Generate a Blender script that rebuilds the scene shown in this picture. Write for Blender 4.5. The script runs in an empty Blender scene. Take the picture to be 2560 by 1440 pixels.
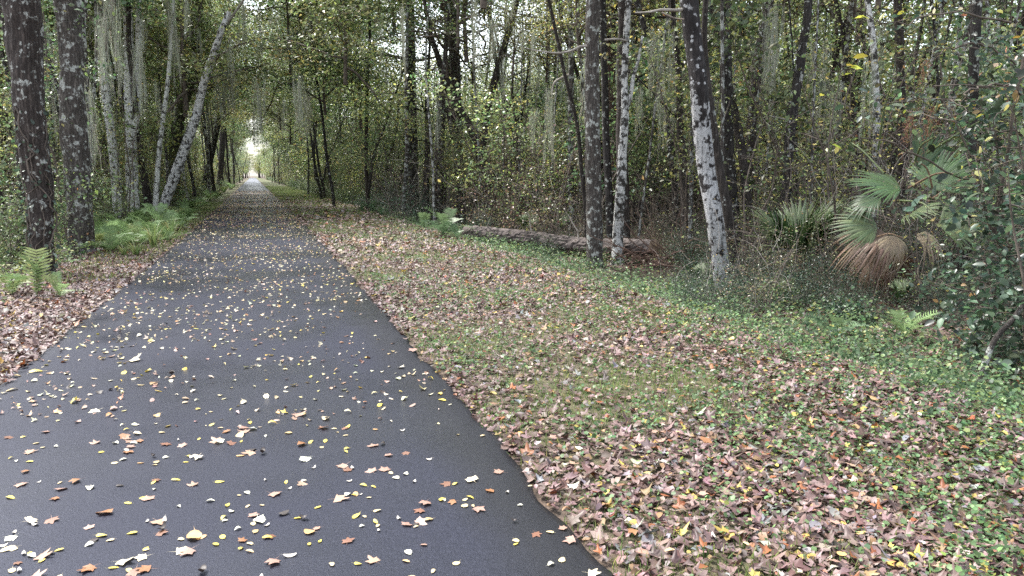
import bpy, math, random
import numpy as np
from mathutils import Vector, Matrix

rng = np.random.default_rng(7)
random.seed(7)
S = bpy.context.scene
COL = S.collection

# ---------------------------------------------------------------- camera
F = 1900.0                      # focal length in pixels of the 2560 px wide photograph
CAM = np.array([0.0, 0.0, 1.45])
TH = math.atan((720 - 438) / F)                       # pitch down
PSI = math.atan((1280 - 663) / F * math.cos(TH))      # yaw to the right of the path
_c, _s = math.cos(PSI), math.sin(PSI)
CR = np.array([_c, -_s, 0.0])
WH = np.array([_s, _c, 0.0])
UP = np.array([0, 0, 1.0])
CW = WH * math.cos(TH) - UP * math.sin(TH)
CU = WH * math.sin(TH) + UP * math.cos(TH)
cam = bpy.data.cameras.new('camera')
cam.sensor_width = 36.0
cam.lens = F / 2560 * 36
cam.clip_start = 0.05
cam.clip_end = 3000
camo = bpy.data.objects.new('camera', cam)
COL.objects.link(camo)
M = Matrix((CR, CU, -CW)).transposed().to_4x4()
M.translation = Vector(CAM)
camo.matrix_world = M
S.camera = camo

# ---------------------------------------------------------------- light
SUN_EL, SUN_AZ = math.radians(58), math.radians(-35)   # azimuth clockwise from +Y
W = bpy.data.worlds.new('World')
S.world = W
W.use_nodes = True
nt = W.node_tree
bg = nt.nodes['Background']
sky = nt.nodes.new('ShaderNodeTexSky')
sky.sky_type = 'NISHITA'
sky.sun_disc = False
sky.sun_elevation = SUN_EL
sky.sun_rotation = SUN_AZ
sky.air_density = 1.0
sky.dust_density = 2.5
sky.ozone_density = 1.0
hs = nt.nodes.new('ShaderNodeHueSaturation')
hs.inputs['Saturation'].default_value = 0.4           # a grey overcast sky
nt.links.new(sky.outputs[0], hs.inputs['Color'])
nt.links.new(hs.outputs[0], bg.inputs['Color'])
bg.inputs['Strength'].default_value = 0.12
sun = bpy.data.lights.new('sun', 'SUN')
sun.energy = 1.5
sun.angle = math.radians(12)
sun.color = (1.0, 0.97, 0.92)
suno = bpy.data.objects.new('sun', sun)
COL.objects.link(suno)
sd = Vector((math.sin(SUN_AZ) * math.cos(SUN_EL), math.cos(SUN_AZ) * math.cos(SUN_EL), math.sin(SUN_EL)))
suno.rotation_euler = sd.to_track_quat('Z', 'Y').to_euler()
suno.location = (0, 0, 40)

S.view_settings.view_transform = 'Standard'
S.view_settings.look = 'None'
S.view_settings.gamma = 1.0
S.view_settings.exposure = 2.25
cy = S.cycles
cy.max_bounces = 6
cy.diffuse_bounces = 3
cy.glossy_bounces = 2
cy.transmission_bounces = 4
cy.transparent_max_bounces = 8
cy.sample_clamp_indirect = 6
cy.caustics_reflective = False
cy.caustics_refractive = False
cy.use_denoising = False
cy.denoiser = 'OPENIMAGEDENOISE'
cy.denoising_input_passes = 'RGB_ALBEDO_NORMAL'
cy.denoising_prefilter = 'ACCURATE'

# ---------------------------------------------------------------- geometry of the place
HALF = 1.49


def xc(y):
    y = np.asarray(y, float)
    return -0.34 - 0.0145 * 6 * np.logaddexp(0, (y - 18) / 6)


def sst(a, b, x):
    t = np.clip((np.asarray(x, float) - a) / (b - a), 0, 1)
    return t * t * (3 - 2 * t)


def bumps(x, y):
    return (np.sin(x * 1.3 + 0.7 * y) + np.sin(2.1 * y - 0.6 * x + 1) + np.sin(3.7 * x + 2.9 * y + 2) * 0.6
            + np.sin(0.47 * x - 0.31 * y + 4) * 1.5) / 4.1


HOLLOW = (7.1, 13.4)


def gz(x, y):
    """height of the ground sheet"""
    x = np.asarray(x, float)
    y = np.asarray(y, float)
    dx = x - xc(y)
    r = dx - HALF
    l = -dx - HALF
    z = -0.03 + 0 * x
    z = z + np.where(r > 0, -0.05 * sst(0.3, 2.2, r) - 0.42 * sst(3.0, 4.9, r) + 0.22 * sst(6, 12, r), 0)
    z = z + np.where(l > 0, -0.04 * sst(0, 0.9, l) - 0.26 * sst(1.0, 2.8, l), 0)
    b = np.maximum(np.maximum(r, l), 0)
    z = z - .7 * np.exp(-(((x - HOLLOW[0]) / .62) ** 2 + ((y - HOLLOW[1]) / .5) ** 2) ** 2)
    return z + bumps(x, y) * (0.015 + 0.05 * sst(1.5, 5, b)) * sst(0, 0.5, b)


def pz(x, y):
    """surface of the path"""
    dx = (np.asarray(x, float) - xc(y)) / HALF
    return 0.012 * (1 - dx * dx)


def surf(x, y):
    return np.where(np.abs(x - xc(y)) < HALF, pz(x, y), gz(x, y))


def ray(px, py):
    return CR * ((px - 1280) / F) + CU * ((720 - py) / F) + CW


def at(px, py):
    """point of the ground seen at a pixel of the photograph"""
    d = ray(px, py)
    z = 0.0
    for _ in range(25):
        t = (z - CAM[2]) / d[2]
        p = CAM + d * t
        z = 0.5 * z + 0.5 * float(gz(p[0], p[1]))
    p[2] = float(gz(p[0], p[1]))
    return p


def on_plane(px, py, depth):
    """point on the vertical plane that faces the camera at this distance"""
    d = ray(px, py)
    return CAM + d * (depth / d.dot(WH))


def pix(p):
    v = np.asarray(p, float) - CAM
    w = v @ CW
    return 1280 + F * (v @ CR) / w, 720 - F * (v @ CU) / w


def in_view(x, y, m=0.12):
    v0 = x - CAM[0]
    v1 = y - CAM[1]
    f = v0 * WH[0] + v1 * WH[1]
    s = v0 * CR[0] + v1 * CR[1]
    return (f > 0.3) & (np.abs(s) < f * (0.674 + m) + 1.5)


# ---------------------------------------------------------------- materials
def node(nt, t, **kw):
    n = nt.nodes.new(t)
    for k, v in kw.items():
        setattr(n, k, v)
    return n


def new_mat(name):
    m = bpy.data.materials.new(name)
    m.use_nodes = True
    nt = m.node_tree
    return m, nt, nt.nodes['Principled BSDF'], nt.nodes['Material Output']


def ramp(nt, src, stops):
    r = nt.nodes.new('ShaderNodeValToRGB')
    e = r.color_ramp.elements
    while len(e) < len(stops):
        e.new(0.5)
    for i, (p, c) in enumerate(stops):
        e[i].position = p
        e[i].color = (*c, 1) if len(c) == 3 else c
    nt.links.new(src, r.inputs[0])
    return r.outputs[0]


def noise(nt, vec, scale, detail=4, rough=0.55):
    n = nt.nodes.new('ShaderNodeTexNoise')
    n.inputs['Scale'].default_value = scale
    n.inputs['Detail'].default_value = detail
    n.inputs['Roughness'].default_value = rough
    if vec is not None:
        nt.links.new(vec, n.inputs['Vector'])
    return n.outputs[0]


def mixc(nt, fac, a, b, mode='MIX'):
    n = nt.nodes.new('ShaderNodeMix')
    n.data_type = 'RGBA'
    n.blend_type = mode
    for sock, v in ((n.inputs[0], fac), (n.inputs[6], a), (n.inputs[7], b)):
        if hasattr(v, 'is_output'):
            nt.links.new(v, sock)
        elif isinstance(v, (int, float)):
            sock.default_value = v
        else:
            sock.default_value = (*v, 1)
    return n.outputs[2]


def math_(nt, op, a, b=0.0):
    n = nt.nodes.new('ShaderNodeMath')
    n.operation = op
    for sock, v in ((n.inputs[0], a), (n.inputs[1], b)):
        if hasattr(v, 'is_output'):
            nt.links.new(v, sock)
        else:
            sock.default_value = v
    return n.outputs[0]


def leaf_mat(name, translucent=0.4, rough=0.45, spec=0.4, rand=0.0):
    """leaf colour comes from the leaf's own colour attribute"""
    m, nt, p, out = new_mat(name)
    a = node(nt, 'ShaderNodeAttribute', attribute_name='col')
    c = a.outputs['Color']
    if rand:
        oi = nt.nodes.new('ShaderNodeObjectInfo')
        h = nt.nodes.new('ShaderNodeHueSaturation')
        nt.links.new(c, h.inputs['Color'])
        nt.links.new(math_(nt, 'ADD', math_(nt, 'MULTIPLY', oi.outputs['Random'], rand * 0.16), 0.5 - rand * 0.08), h.inputs['Hue'])
        nt.links.new(math_(nt, 'ADD', math_(nt, 'MULTIPLY', oi.outputs['Random'], rand), 1 - rand / 2), h.inputs['Value'])
        c = h.outputs[0]
    nt.links.new(c, p.inputs['Base Color'])
    p.inputs['Roughness'].default_value = rough
    p.inputs['Specular IOR Level'].default_value = spec
    if translucent:
        t = nt.nodes.new('ShaderNodeBsdfTranslucent')
        nt.links.new(c, t.inputs['Color'])
        mx = nt.nodes.new('ShaderNodeMixShader')
        mx.inputs[0].default_value = translucent
        nt.links.new(p.outputs[0], mx.inputs[1])
        nt.links.new(t.outputs[0], mx.inputs[2])
        nt.links.new(mx.outputs[0], out.inputs[0])
    return m


def bark_mat(name, dark, light, lichen=0.3, spots=0.3, white_z=None, lich_col=(0.50, 0.52, 0.48), ridge=1.0, scale=1.0, moss=0.0):
    m, nt, p, out = new_mat(name)
    tc = nt.nodes.new('ShaderNodeTexCoord')
    oc = tc.outputs['Object']
    mp = nt.nodes.new('ShaderNodeMapping')
    mp.inputs['Scale'].default_value = (scale, scale, 0.16 * scale)
    nt.links.new(oc, mp.inputs['Vector'])
    rid = noise(nt, mp.outputs[0], 26, 6, 0.7)
    fine = noise(nt, oc, 70, 3)
    big = noise(nt, oc, 2.2, 3)
    base = ramp(nt, rid, [(0.40, tuple(v * .5 for v in dark)), (0.50, dark), (0.64, light)])
    base = mixc(nt, 0.35, base, ramp(nt, fine, [(0.3, dark), (0.7, light)]))
    if moss:
        base = mixc(nt, math_(nt, 'MULTIPLY', ramp(nt, big, [(0.45, (0, 0, 0)), (0.6, (1, 1, 1))]), moss), base, (0.07, 0.085, 0.03))
    # lichen blotches
    ln = noise(nt, oc, 6.5, 6, 0.68)
    thr = 0.66 - 0.3 * lichen
    if white_z is not None:
        # white lichen coat on the lower stem with an irregular upper border
        sx = nt.nodes.new('ShaderNodeSeparateXYZ')
        nt.links.new(oc, sx.inputs[0])
        wob = noise(nt, oc, 3.0, 4, 0.6)
        g = math_(nt, 'SUBTRACT', math_(nt, 'ADD', white_z, math_(nt, 'MULTIPLY', math_(nt, 'SUBTRACT', wob, 0.5), 2.6)), sx.outputs[2])
        g = ramp(nt, math_(nt, 'ADD', math_(nt, 'MULTIPLY', g, 1.3), 0.5), [(0.3, (0, 0, 0)), (0.7, (1, 1, 1))])
        ln = math_(nt, 'ADD', ln, math_(nt, 'MULTIPLY', g, 0.17))
    blot = ramp(nt, ln, [(thr, (0, 0, 0)), (thr + 0.05, (1, 1, 1))])
    vo = nt.nodes.new('ShaderNodeTexVoronoi')
    vo.inputs['Scale'].default_value = 11
    vo.inputs['Randomness'].default_value = 1
    nt.links.new(oc, vo.inputs['Vector'])
    d = math_(nt, 'ADD', vo.outputs['Distance'], math_(nt, 'MULTIPLY', math_(nt, 'SUBTRACT', fine, 0.5), 0.35))
    sp = ramp(nt, d, [(0.10 + 0.25 * spots, (1, 1, 1)), (0.15 + 0.25 * spots, (0, 0, 0))])
    sel = nt.nodes.new('ShaderNodeSeparateColor')
    nt.links.new(vo.outputs['Color'], sel.inputs[0])
    sp = math_(nt, 'MULTIPLY', sp, ramp(nt, sel.outputs[0], [(1 - 0.7 * spots - 0.02, (0, 0, 0)), (1 - 0.7 * spots, (1, 1, 1))]))
    lm = math_(nt, 'MAXIMUM', blot, sp)
    lc = mixc(nt, ramp(nt, fine, [(0.35, (0, 0, 0)), (0.65, (1, 1, 1))]), tuple(v * 0.62 for v in lich_col), lich_col)
    lc = mixc(nt, math_(nt, 'MULTIPLY', ramp(nt, rid, [(0.36, (1, 1, 1)), (0.48, (0, 0, 0))]), 0.85), lc, dark)
    col = mixc(nt, lm, base, lc)
    nt.links.new(col, p.inputs['Base Color'])
    p.inputs['Roughness'].default_value = 0.85
    p.inputs['Specular IOR Level'].default_value = 0.25
    b = nt.nodes.new('ShaderNodeBump')
    b.inputs['Strength'].default_value = min(1.0, 0.9 * ridge)
    b.inputs['Distance'].default_value = 0.04
    nt.links.new(math_(nt, 'ADD', rid, math_(nt, 'MULTIPLY', fine, 0.3)), b.inputs['Height'])
    nt.links.new(b.outputs[0], p.inputs['Normal'])
    return m


def plain_mat(name, a, b, scale=12, rough=0.8, spec=0.3, translucent=0, stretch=(1, 1, 1)):
    m, nt, p, out = new_mat(name)
    tc = nt.nodes.new('ShaderNodeTexCoord')
    mp = nt.nodes.new('ShaderNodeMapping')
    mp.inputs['Scale'].default_value = stretch
    nt.links.new(tc.outputs['Object'], mp.inputs['Vector'])
    n = noise(nt, mp.outputs[0], scale, 4, 0.6)
    c = ramp(nt, n, [(0.3, a), (0.7, b)])
    nt.links.new(c, p.inputs['Base Color'])
    p.inputs['Roughness'].default_value = rough
    p.inputs['Specular IOR Level'].default_value = spec
    if translucent:
        t = nt.nodes.new('ShaderNodeBsdfTranslucent')
        nt.links.new(c, t.inputs['Color'])
        mx = nt.nodes.new('ShaderNodeMixShader')
        mx.inputs[0].default_value = translucent
        nt.links.new(p.outputs[0], mx.inputs[1])
        nt.links.new(t.outputs[0], mx.inputs[2])
        nt.links.new(mx.outputs[0], out.inputs[0])
    return m


M_LEAF = leaf_mat('foliage', 0.42, 0.33, 0.6)
M_LEAFR = leaf_mat('foliage_varied', 0.42, 0.33, 0.6, 0.35)
M_LITTER = leaf_mat('leaf_litter', 0.15, 0.5, 0.5)
M_GRASS = leaf_mat('grass_blades', 0.4, 0.45, 0.35)
M_FROND = leaf_mat('palm_frond', 0.22, 0.42, 0.45)
M_MOSS = leaf_mat('hanging_moss', 0.35, 0.9, 0.1)
M_TWIG = plain_mat('twig_bark', (0.055, 0.043, 0.035), (0.17, 0.14, 0.115), 9)
M_TWIGP = plain_mat('pale_twig', (0.16, 0.14, 0.12), (0.38, 0.35, 0.31), 9)
B_DARK = bark_mat('bark_dark', (0.022, 0.018, 0.016), (0.095, 0.08, 0.07), 0.12, 0.18)
B_SPOT = bark_mat('bark_dark_spotted', (0.018, 0.016, 0.015), (0.075, 0.066, 0.06), 0.24, 0.55)
B_LICH = bark_mat('bark_lichened', (0.03, 0.026, 0.023), (0.15, 0.13, 0.115), 0.52, 0.4)
B_RIDG = bark_mat('bark_ridged', (0.03, 0.025, 0.022), (0.19, 0.17, 0.15), 0.4, 0.4, ridge=1.5, scale=1.4)
B_LEAN = bark_mat('bark_white_coat', (0.014, 0.012, 0.012), (0.06, 0.052, 0.05), 0.16, 0.6, white_z=3.1, lich_col=(0.5, 0.5, 0.5))
B_WHITE = bark_mat('bark_pale', (0.03, 0.027, 0.024), (0.16, 0.15, 0.13), 0.8, 0.4, lich_col=(0.78, 0.79, 0.74))
B_WHITE2 = bark_mat('bark_pale_blotched', (0.025, 0.023, 0.02), (0.12, 0.11, 0.10), 0.66, 0.5, lich_col=(0.66, 0.66, 0.63))
B_WHITE3 = bark_mat('bark_white_blotched', (0.03, 0.027, 0.025), (0.16, 0.15, 0.14), 0.72, 0.4, lich_col=(0.80, 0.80, 0.78))
B_BROWN = bark_mat('bark_brown', (0.022, 0.017, 0.015), (0.12, 0.10, 0.088), 0.3, 0.4, ridge=1.5)
B_PINE = bark_mat('bark_red_brown', (0.07, 0.045, 0.037), (0.22, 0.15, 0.125), 0.1, 0.1, ridge=1.4, scale=0.6)
B_MOSSY = bark_mat('bark_mossy', (0.022, 0.018, 0.015), (0.09, 0.08, 0.06), 0.15, 0.3, moss=0.8)

# ---------------------------------------------------------------- mesh building


class MB:
    """collects vertices, faces, colours and material slots, then builds ONE mesh"""

    def __init__(self):
        self.v, self.f3, self.f4, self.c = [], [], [], []
        self.m3, self.m4 = [], []
        self.n = 0

    def add(self, v, f3=None, f4=None, col=(0.5, 0.5, 0.5), mat=0):
        v = np.asarray(v, np.float32).reshape(-1, 3)
        col = np.asarray(col, np.float32)
        if col.ndim == 1:
            col = np.tile(col, (len(v), 1))
        if f3 is not None and len(f3):
            f3 = np.asarray(f3, np.int32).reshape(-1, 3)
            self.f3.append(f3 + self.n)
            self.m3.append(np.full(len(f3), mat, np.int32))
        if f4 is not None and len(f4):
            f4 = np.asarray(f4, np.int32).reshape(-1, 4)
            self.f4.append(f4 + self.n)
            self.m4.append(np.full(len(f4), mat, np.int32))
        self.v.append(v)
        self.c.append(col)
        self.n += len(v)
        return self

    def mesh(self, name, mats, smooth=True):
        me = bpy.data.meshes.new(name)
        v = np.concatenate(self.v) if self.v else np.zeros((0, 3), np.float32)
        f3 = np.concatenate(self.f3) if self.f3 else np.zeros((0, 3), np.int32)
        f4 = np.concatenate(self.f4) if self.f4 else np.zeros((0, 4), np.int32)
        mi = np.concatenate(self.m3 + self.m4) if (self.m3 or self.m4) else np.zeros(0, np.int32)
        me.vertices.add(len(v))
        me.vertices.foreach_set('co', v.ravel())
        nl = f3.size + f4.size
        me.loops.add(nl)
        me.loops.foreach_set('vertex_index', np.concatenate([f3.ravel(), f4.ravel()]).astype(np.int32))
        me.polygons.add(len(f3) + len(f4))
        st = np.concatenate([np.arange(len(f3)) * 3, f3.size + np.arange(len(f4)) * 4]).astype(np.int32)
        me.polygons.foreach_set('loop_start', st)
        me.polygons.foreach_set('material_index', mi)
        me.polygons.foreach_set('use_smooth', np.full(len(mi), smooth))
        ca = me.attributes.new('col', 'FLOAT_COLOR', 'POINT')
        c = np.ones((len(v), 4), np.float32)
        if len(v):
            c[:, :3] = np.concatenate(self.c)
        ca.data.foreach_set('color', c.ravel())
        for m in (mats if isinstance(mats, (list, tuple)) else [mats]):
            me.materials.append(m)
        me.update(calc_edges=True)
        return me


def tag(o, label=None, cat=None, group=None, kind=None):
    if label:
        o['label'] = label
    if cat:
        o['category'] = cat
    if group:
        o['group'] = group
    if kind:
        o['kind'] = kind
    return o


def link(name, me, parent=None, loc=None):
    o = bpy.data.objects.new(name, me)
    COL.objects.link(o)
    if parent is not None:
        o.parent = parent
    if loc is not None:
        o.location = Vector(loc)
    return o


def empty(name, loc, label, cat, group=None):
    o = bpy.data.objects.new(name, None)
    o.empty_display_size = 0.2
    COL.objects.link(o)
    o.location = Vector(loc)
    return tag(o, label, cat, group)


def spline(P, n):
    """Catmull-Rom through the rows of P, n samples"""
    P = np.asarray(P, float)
    Q = np.vstack([2 * P[0] - P[1], P, 2 * P[-1] - P[-2]])
    t = np.linspace(0, len(P) - 1 - 1e-9, n)
    i = t.astype(int)
    u = (t - i)[:, None]
    a, b, c, d = Q[i], Q[i + 1], Q[i + 2], Q[i + 3]
    return 0.5 * ((2 * b) + (c - a) * u + (2 * a - 5 * b + 4 * c - d) * u ** 2 + (3 * b - a - 3 * c + d) * u ** 3)


def tube(P, R, k=8, rough=0.0, seed=0, cap=True):
    """tapered tube along P; returns verts, quads"""
    P = np.asarray(P, float)
    R = np.asarray(R, float)
    n = len(P)
    T = np.gradient(P, axis=0)
    T /= np.linalg.norm(T, axis=1)[:, None] + 1e-9
    ref = np.array([0.0, 1, 0]) if abs(T[:, 1]).mean() < 0.8 else np.array([1.0, 0, 0])
    A = np.cross(T, ref)
    A /= np.linalg.norm(A, axis=1)[:, None] + 1e-9
    B = np.cross(T, A)
    th = np.arange(k) * 2 * np.pi / k
    rr = np.repeat(R[:, None], k, 1)
    if rough:
        g = np.random.default_rng(seed)
        L = np.concatenate([[0], np.cumsum(np.linalg.norm(np.diff(P, axis=0), axis=1))])
        nz = np.zeros((n, k))
        for kk, aa, am in ((1, 1.1, .6), (2, 2.3, .7), (3, .8, .6), (5, 3.1, .5), (7, 1.2, .45), (3, 7.3, .5), (9, 6.7, .35)):
            ph = g.uniform(0, 6.28, 2)
            nz += am * np.sin(kk * th[None] + ph[0] + 1.5 * np.sin(L[:, None] * aa + ph[1]))
        rr = rr * (1 + rough * nz)
    V = P[:, None] + A[:, None] * (np.cos(th)[None, :, None] * rr[..., None]) + B[:, None] * (np.sin(th)[None, :, None] * rr[..., None])
    i = np.arange(n - 1)[:, None] * k
    j = np.arange(k)[None]
    q = np.stack([i + j, i + (j + 1) % k, i + k + (j + 1) % k, i + k + j], -1).reshape(-1, 4)
    return V.reshape(-1, 3), q


def eul(rx, ry, rz):
    """rotation matrices (n,3,3), Rz @ Ry @ Rx"""
    cx, sx, cy_, sy, cz, sz = np.cos(rx), np.sin(rx), np.cos(ry), np.sin(ry), np.cos(rz), np.sin(rz)
    R = np.empty((len(rx), 3, 3))
    R[:, 0, 0] = cz * cy_
    R[:, 0, 1] = cz * sy * sx - sz * cx
    R[:, 0, 2] = cz * sy * cx + sz * sx
    R[:, 1, 0] = sz * cy_
    R[:, 1, 1] = sz * sy * sx + cz * cx
    R[:, 1, 2] = sz * sy * cx - cz * sx
    R[:, 2, 0] = -sy
    R[:, 2, 1] = cy_ * sx
    R[:, 2, 2] = cy_ * cx
    return R


def scatter(mb, tv, tf, pos, R, sc, col, mat=0):
    """many copies of a small template (triangles) into one mesh"""
    n, k = len(pos), len(tv)
    if n == 0:
        return
    sc = np.asarray(sc)
    if sc.ndim == 1:
        sc = sc[:, None]
    V = np.einsum('nij,nkj->nki', R, tv[None] * sc[:, None, :]) + pos[:, None]
    Fc = (tf[None] + (np.arange(n) * k)[:, None, None]).reshape(-1, 3)
    mb.add(V.reshape(-1, 3), f3=Fc, col=np.repeat(col, k, 0), mat=mat)


def pick(pal, n, g=None, jit=0.18):
    g = g or rng
    w = np.array([p[1] for p in pal], float)
    c = np.array([p[0] for p in pal], float)
    i = g.choice(len(pal), n, p=w / w.sum())
    return np.clip(c[i] * (1 + g.normal(0, jit, (n, 1))) * (1 + g.normal(0, jit * 0.3, (n, 3))), 0.003, 0.9)


# leaf templates: in the XY plane, growing along +Y, unit length
LF_V = np.array([(0, 0, 0), (-.3, .45, .06), (0, 1, -.05), (.3, .45, .06)])
LF_F = np.array([(0, 2, 1), (0, 3, 2)])
LF6_V = np.array([(0, 0, 0), (-.26, .28, .05), (-.24, .66, .06), (0, 1, -.06), (.24, .66, .06), (.26, .28, .05), (0, .5, 0)])
LF6_F = np.array([(0, 6, 1), (1, 6, 2), (2, 6, 3), (3, 6, 4), (4, 6, 5), (5, 6, 0)])


def oval_leaf(g, w=0.33, n=9, curl=0.1, stem=True):
    t = np.linspace(0, 2 * np.pi, n, endpoint=False)
    x = np.sin(t) * w * (1 + g.normal(0, .08, n))
    y = 0.5 - np.cos(t) * 0.5
    x *= 1 - 0.25 * (y - 0.4)
    a, b, c = g.normal(0, curl, 3)
    z = a * (x / w) ** 2 + b * (2 * y - 1) ** 2 + c * x * (y - .5) / w
    v = np.column_stack([x, y - 0.5, z])
    ctr = np.array([[0, 0, 0.0]])
    v = np.vstack([v, ctr])
    f = [(i, (i + 1) % n, n) for i in range(n)]
    if stem:
        k = len(v)
        v = np.vstack([v, [(-.012, -.5, v[0, 2]), (.012, -.5, v[0, 2]), (g.normal(0, .05), -.9, v[0, 2] + abs(g.normal(0, .12)))]])
        f.append((k, k + 2, k + 1))
    v[:, 2] -= v[:, 2].min()
    return v, np.array(f)


def lobed_leaf(g, lobes=5, curl=0.1):
    """palmate autumn leaf with blunt lobes"""
    ang, r = [], []
    for i in range(lobes):
        c = -1.95 + 3.9 * i / (lobes - 1)
        big = (0.56 if i == lobes // 2 else 0.5 if abs(i - lobes // 2) == 1 else 0.38) * (1 + g.normal(0, .1))
        ang += [c - .17, c + g.normal(0, .04), c + .17]
        r += [big * .8, big, big * .8]
        if i < lobes - 1:
            ang.append(c + .49)
            r.append(.31 * (1 + g.normal(0, .12)))
    ang, r = np.array(ang), np.array(r)
    n = len(ang) + 1
    v = np.vstack([np.column_stack([np.sin(ang) * r, np.cos(ang) * r, 0 * r]), [(0, -0.16, 0)], [(0, 0, 0)]])
    a, b, c = g.normal(0, curl, 3)
    rr = np.hypot(v[:, 0], v[:, 1])
    v[:, 2] = a * v[:, 0] ** 2 * 4 + b * v[:, 1] ** 2 * 4 + c * v[:, 0] * v[:, 1] * 4 + abs(curl) * 1.6 * rr ** 2 * g.uniform(.2, 1.2)
    m = len(v)
    f = [(i, m - 1, (i + 1) % n) for i in range(n)]
    v = np.vstack([v, [(-.012, -.16, 0), (.012, -.16, 0), (g.normal(0, .1), -.6, abs(g.normal(0, .06)))]])
    f.append((m, m + 2, m + 1))
    v[:, 2] -= v[:, 2].min()
    return v, np.array(f)


# ================================================================= THE SETTING
# ground: one sheet, finer near the camera
def axis(lo, hi, near_lo, near_hi, d0):
    a = list(np.arange(near_lo, near_hi, d0))
    s, x = d0, near_hi
    while x < hi:
        a.append(x)
        s *= 1.22
        x += s
    a.append(hi)
    s, x = d0, near_lo - d0
    while x > lo:
        a.insert(0, x)
        s *= 1.22
        x -= s
    a.insert(0, lo)
    return np.array(a)


gx = axis(-900, 900, -7, 12, 0.2)
gy = axis(-200, 1600, -3, 34, 0.25)
X, Y = np.meshgrid(gx, gy)
inside = np.abs(X - xc(Y)) < HALF - 0.05
Z = gz(X, Y)
Z = np.where(inside, -0.06, Z)
nx, ny = len(gx), len(gy)
ii, jj = np.meshgrid(np.arange(nx - 1), np.arange(ny - 1))
q = (jj * nx + ii).ravel()
m_ground, nt, p, out = new_mat('forest_soil')
geo = nt.nodes.new('ShaderNodeNewGeometry')
pos = geo.outputs['Position']
n1 = noise(nt, pos, 9, 6, 0.7)
n2 = noise(nt, pos, 0.9, 3)
n3 = noise(nt, pos, 34, 4, 0.7)
c1 = ramp(nt, n1, [(0.3, (0.03, 0.022, 0.016)), (0.5, (0.10, 0.07, 0.052)), (0.72, (0.2, 0.145, 0.11))])
c2 = ramp(nt, n3, [(0.35, (0.045, 0.06, 0.02)), (0.7, (0.13, 0.165, 0.05))])
# turf on the mown shoulders, litter and bare soil under the trees
at_ = node(nt, 'ShaderNodeAttribute', attribute_name='col')
sp_ = nt.nodes.new('ShaderNodeSeparateColor')
nt.links.new(at_.outputs['Color'], sp_.inputs[0])
gm = math_(nt, 'MULTIPLY', sp_.outputs[0], ramp(nt, n2, [(0.36, (0.15, 0.15, 0.15)), (0.56, (1, 1, 1))]))
nt.links.new(mixc(nt, gm, c1, c2), p.inputs['Base Color'])
p.inputs['Roughness'].default_value = 0.95
b = nt.nodes.new('ShaderNodeBump')
b.inputs['Strength'].default_value = 0.9
b.inputs['Distance'].default_value = 0.05
nt.links.new(n1, b.inputs['Height'])
nt.links.new(b.outputs[0], p.inputs['Normal'])
mb = MB()
DX = X - xc(Y)
turf = sst(0, 0.3, DX - HALF) * (1 - sst(2.6, 3.8, DX - HALF)) * (0.35 + 0.65 * sst(10, 26, Y)) + 0.8 * sst(0, .2, -DX - HALF) * (1 - sst(.6, 1.4, -DX - HALF)) * sst(18, 30, Y)
colg = np.stack([turf, 0 * turf, 0 * turf], -1).reshape(-1, 3)
mb.add(np.stack([X, Y, Z], -1).reshape(-1, 3), f4=np.stack([q, q + 1, q + nx + 1, q + nx], -1), col=colg)
tag(link('ground', mb.mesh('ground', m_ground)), kind='structure')

# the asphalt path with a slightly ragged, rounded edge
m_path, nt, p, out = new_mat('asphalt')
geo = nt.nodes.new('ShaderNodeNewGeometry')
pos = geo.outputs['Position']
agg = nt.nodes.new('ShaderNodeTexVoronoi')
agg.inputs['Scale'].default_value = 210
nt.links.new(pos, agg.inputs['Vector'])
nf = noise(nt, pos, 85, 3, 0.7)
nb = noise(nt, pos, 1.1, 5, 0.6)
nd = noise(nt, pos, 0.33, 3)
at_ = node(nt, 'ShaderNodeAttribute', attribute_name='col')
sp_ = nt.nodes.new('ShaderNodeSeparateColor')
nt.links.new(at_.outputs['Color'], sp_.inputs[0])
edge = math_(nt, 'ADD', sp_.outputs[0], math_(nt, 'MULTIPLY', math_(nt, 'SUBTRACT', nb, 0.5), 0.5))
cw = ramp(nt, nf, [(0.3, (0.009, 0.0095, 0.016)), (0.55, (0.0165, 0.0175, 0.029)), (0.75, (0.036, 0.038, 0.054))])
ce = ramp(nt, nf, [(0.3, (0.009, 0.009, 0.011)), (0.7, (0.02, 0.02, 0.024))])
col = mixc(nt, ramp(nt, edge, [(0.35, (0, 0, 0)), (0.85, (1, 1, 1))]), cw, ce)
col = mixc(nt, math_(nt, 'MULTIPLY', ramp(nt, nd, [(0.45, (0, 0, 0)), (0.62, (1, 1, 1))]), 0.35), col, (0.034, 0.036, 0.036))
nt.links.new(col, p.inputs['Base Color'])
nt.links.new(ramp(nt, math_(nt, 'ADD', nd, math_(nt, 'MULTIPLY', math_(nt, 'SUBTRACT', nb, .5), .4)), [(0.42, (0.56, 0.56, 0.56)), (0.58, (0.30, 0.30, 0.30))]), p.inputs['Roughness'])
p.inputs['Specular IOR Level'].default_value = 0.24
p.inputs['Specular Tint'].default_value = (.72, .80, 1.0, 1)
b = nt.nodes.new('ShaderNodeBump')
b.inputs['Strength'].default_value = 0.3
b.inputs['Distance'].default_value = 0.004
nt.links.new(math_(nt, 'ADD', agg.outputs['Distance'], nf), b.inputs['Height'])
nt.links.new(b.outputs[0], p.inputs['Normal'])
yy = axis(-25, 420, -1, 30, 0.12)
uu = np.array([-1.03, -1.0, -.97, -.9, -.8, -.65, -.45, -.2, 0, .2, .45, .65, .8, .9, .97, 1.0, 1.03])
rag = 0.018 * np.sin(yy * 1.7) + 0.02 + 0.018 * np.sin(yy * 4.3 + 4.1) + 0.015 * np.sin(yy * 11 + 2)
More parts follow.
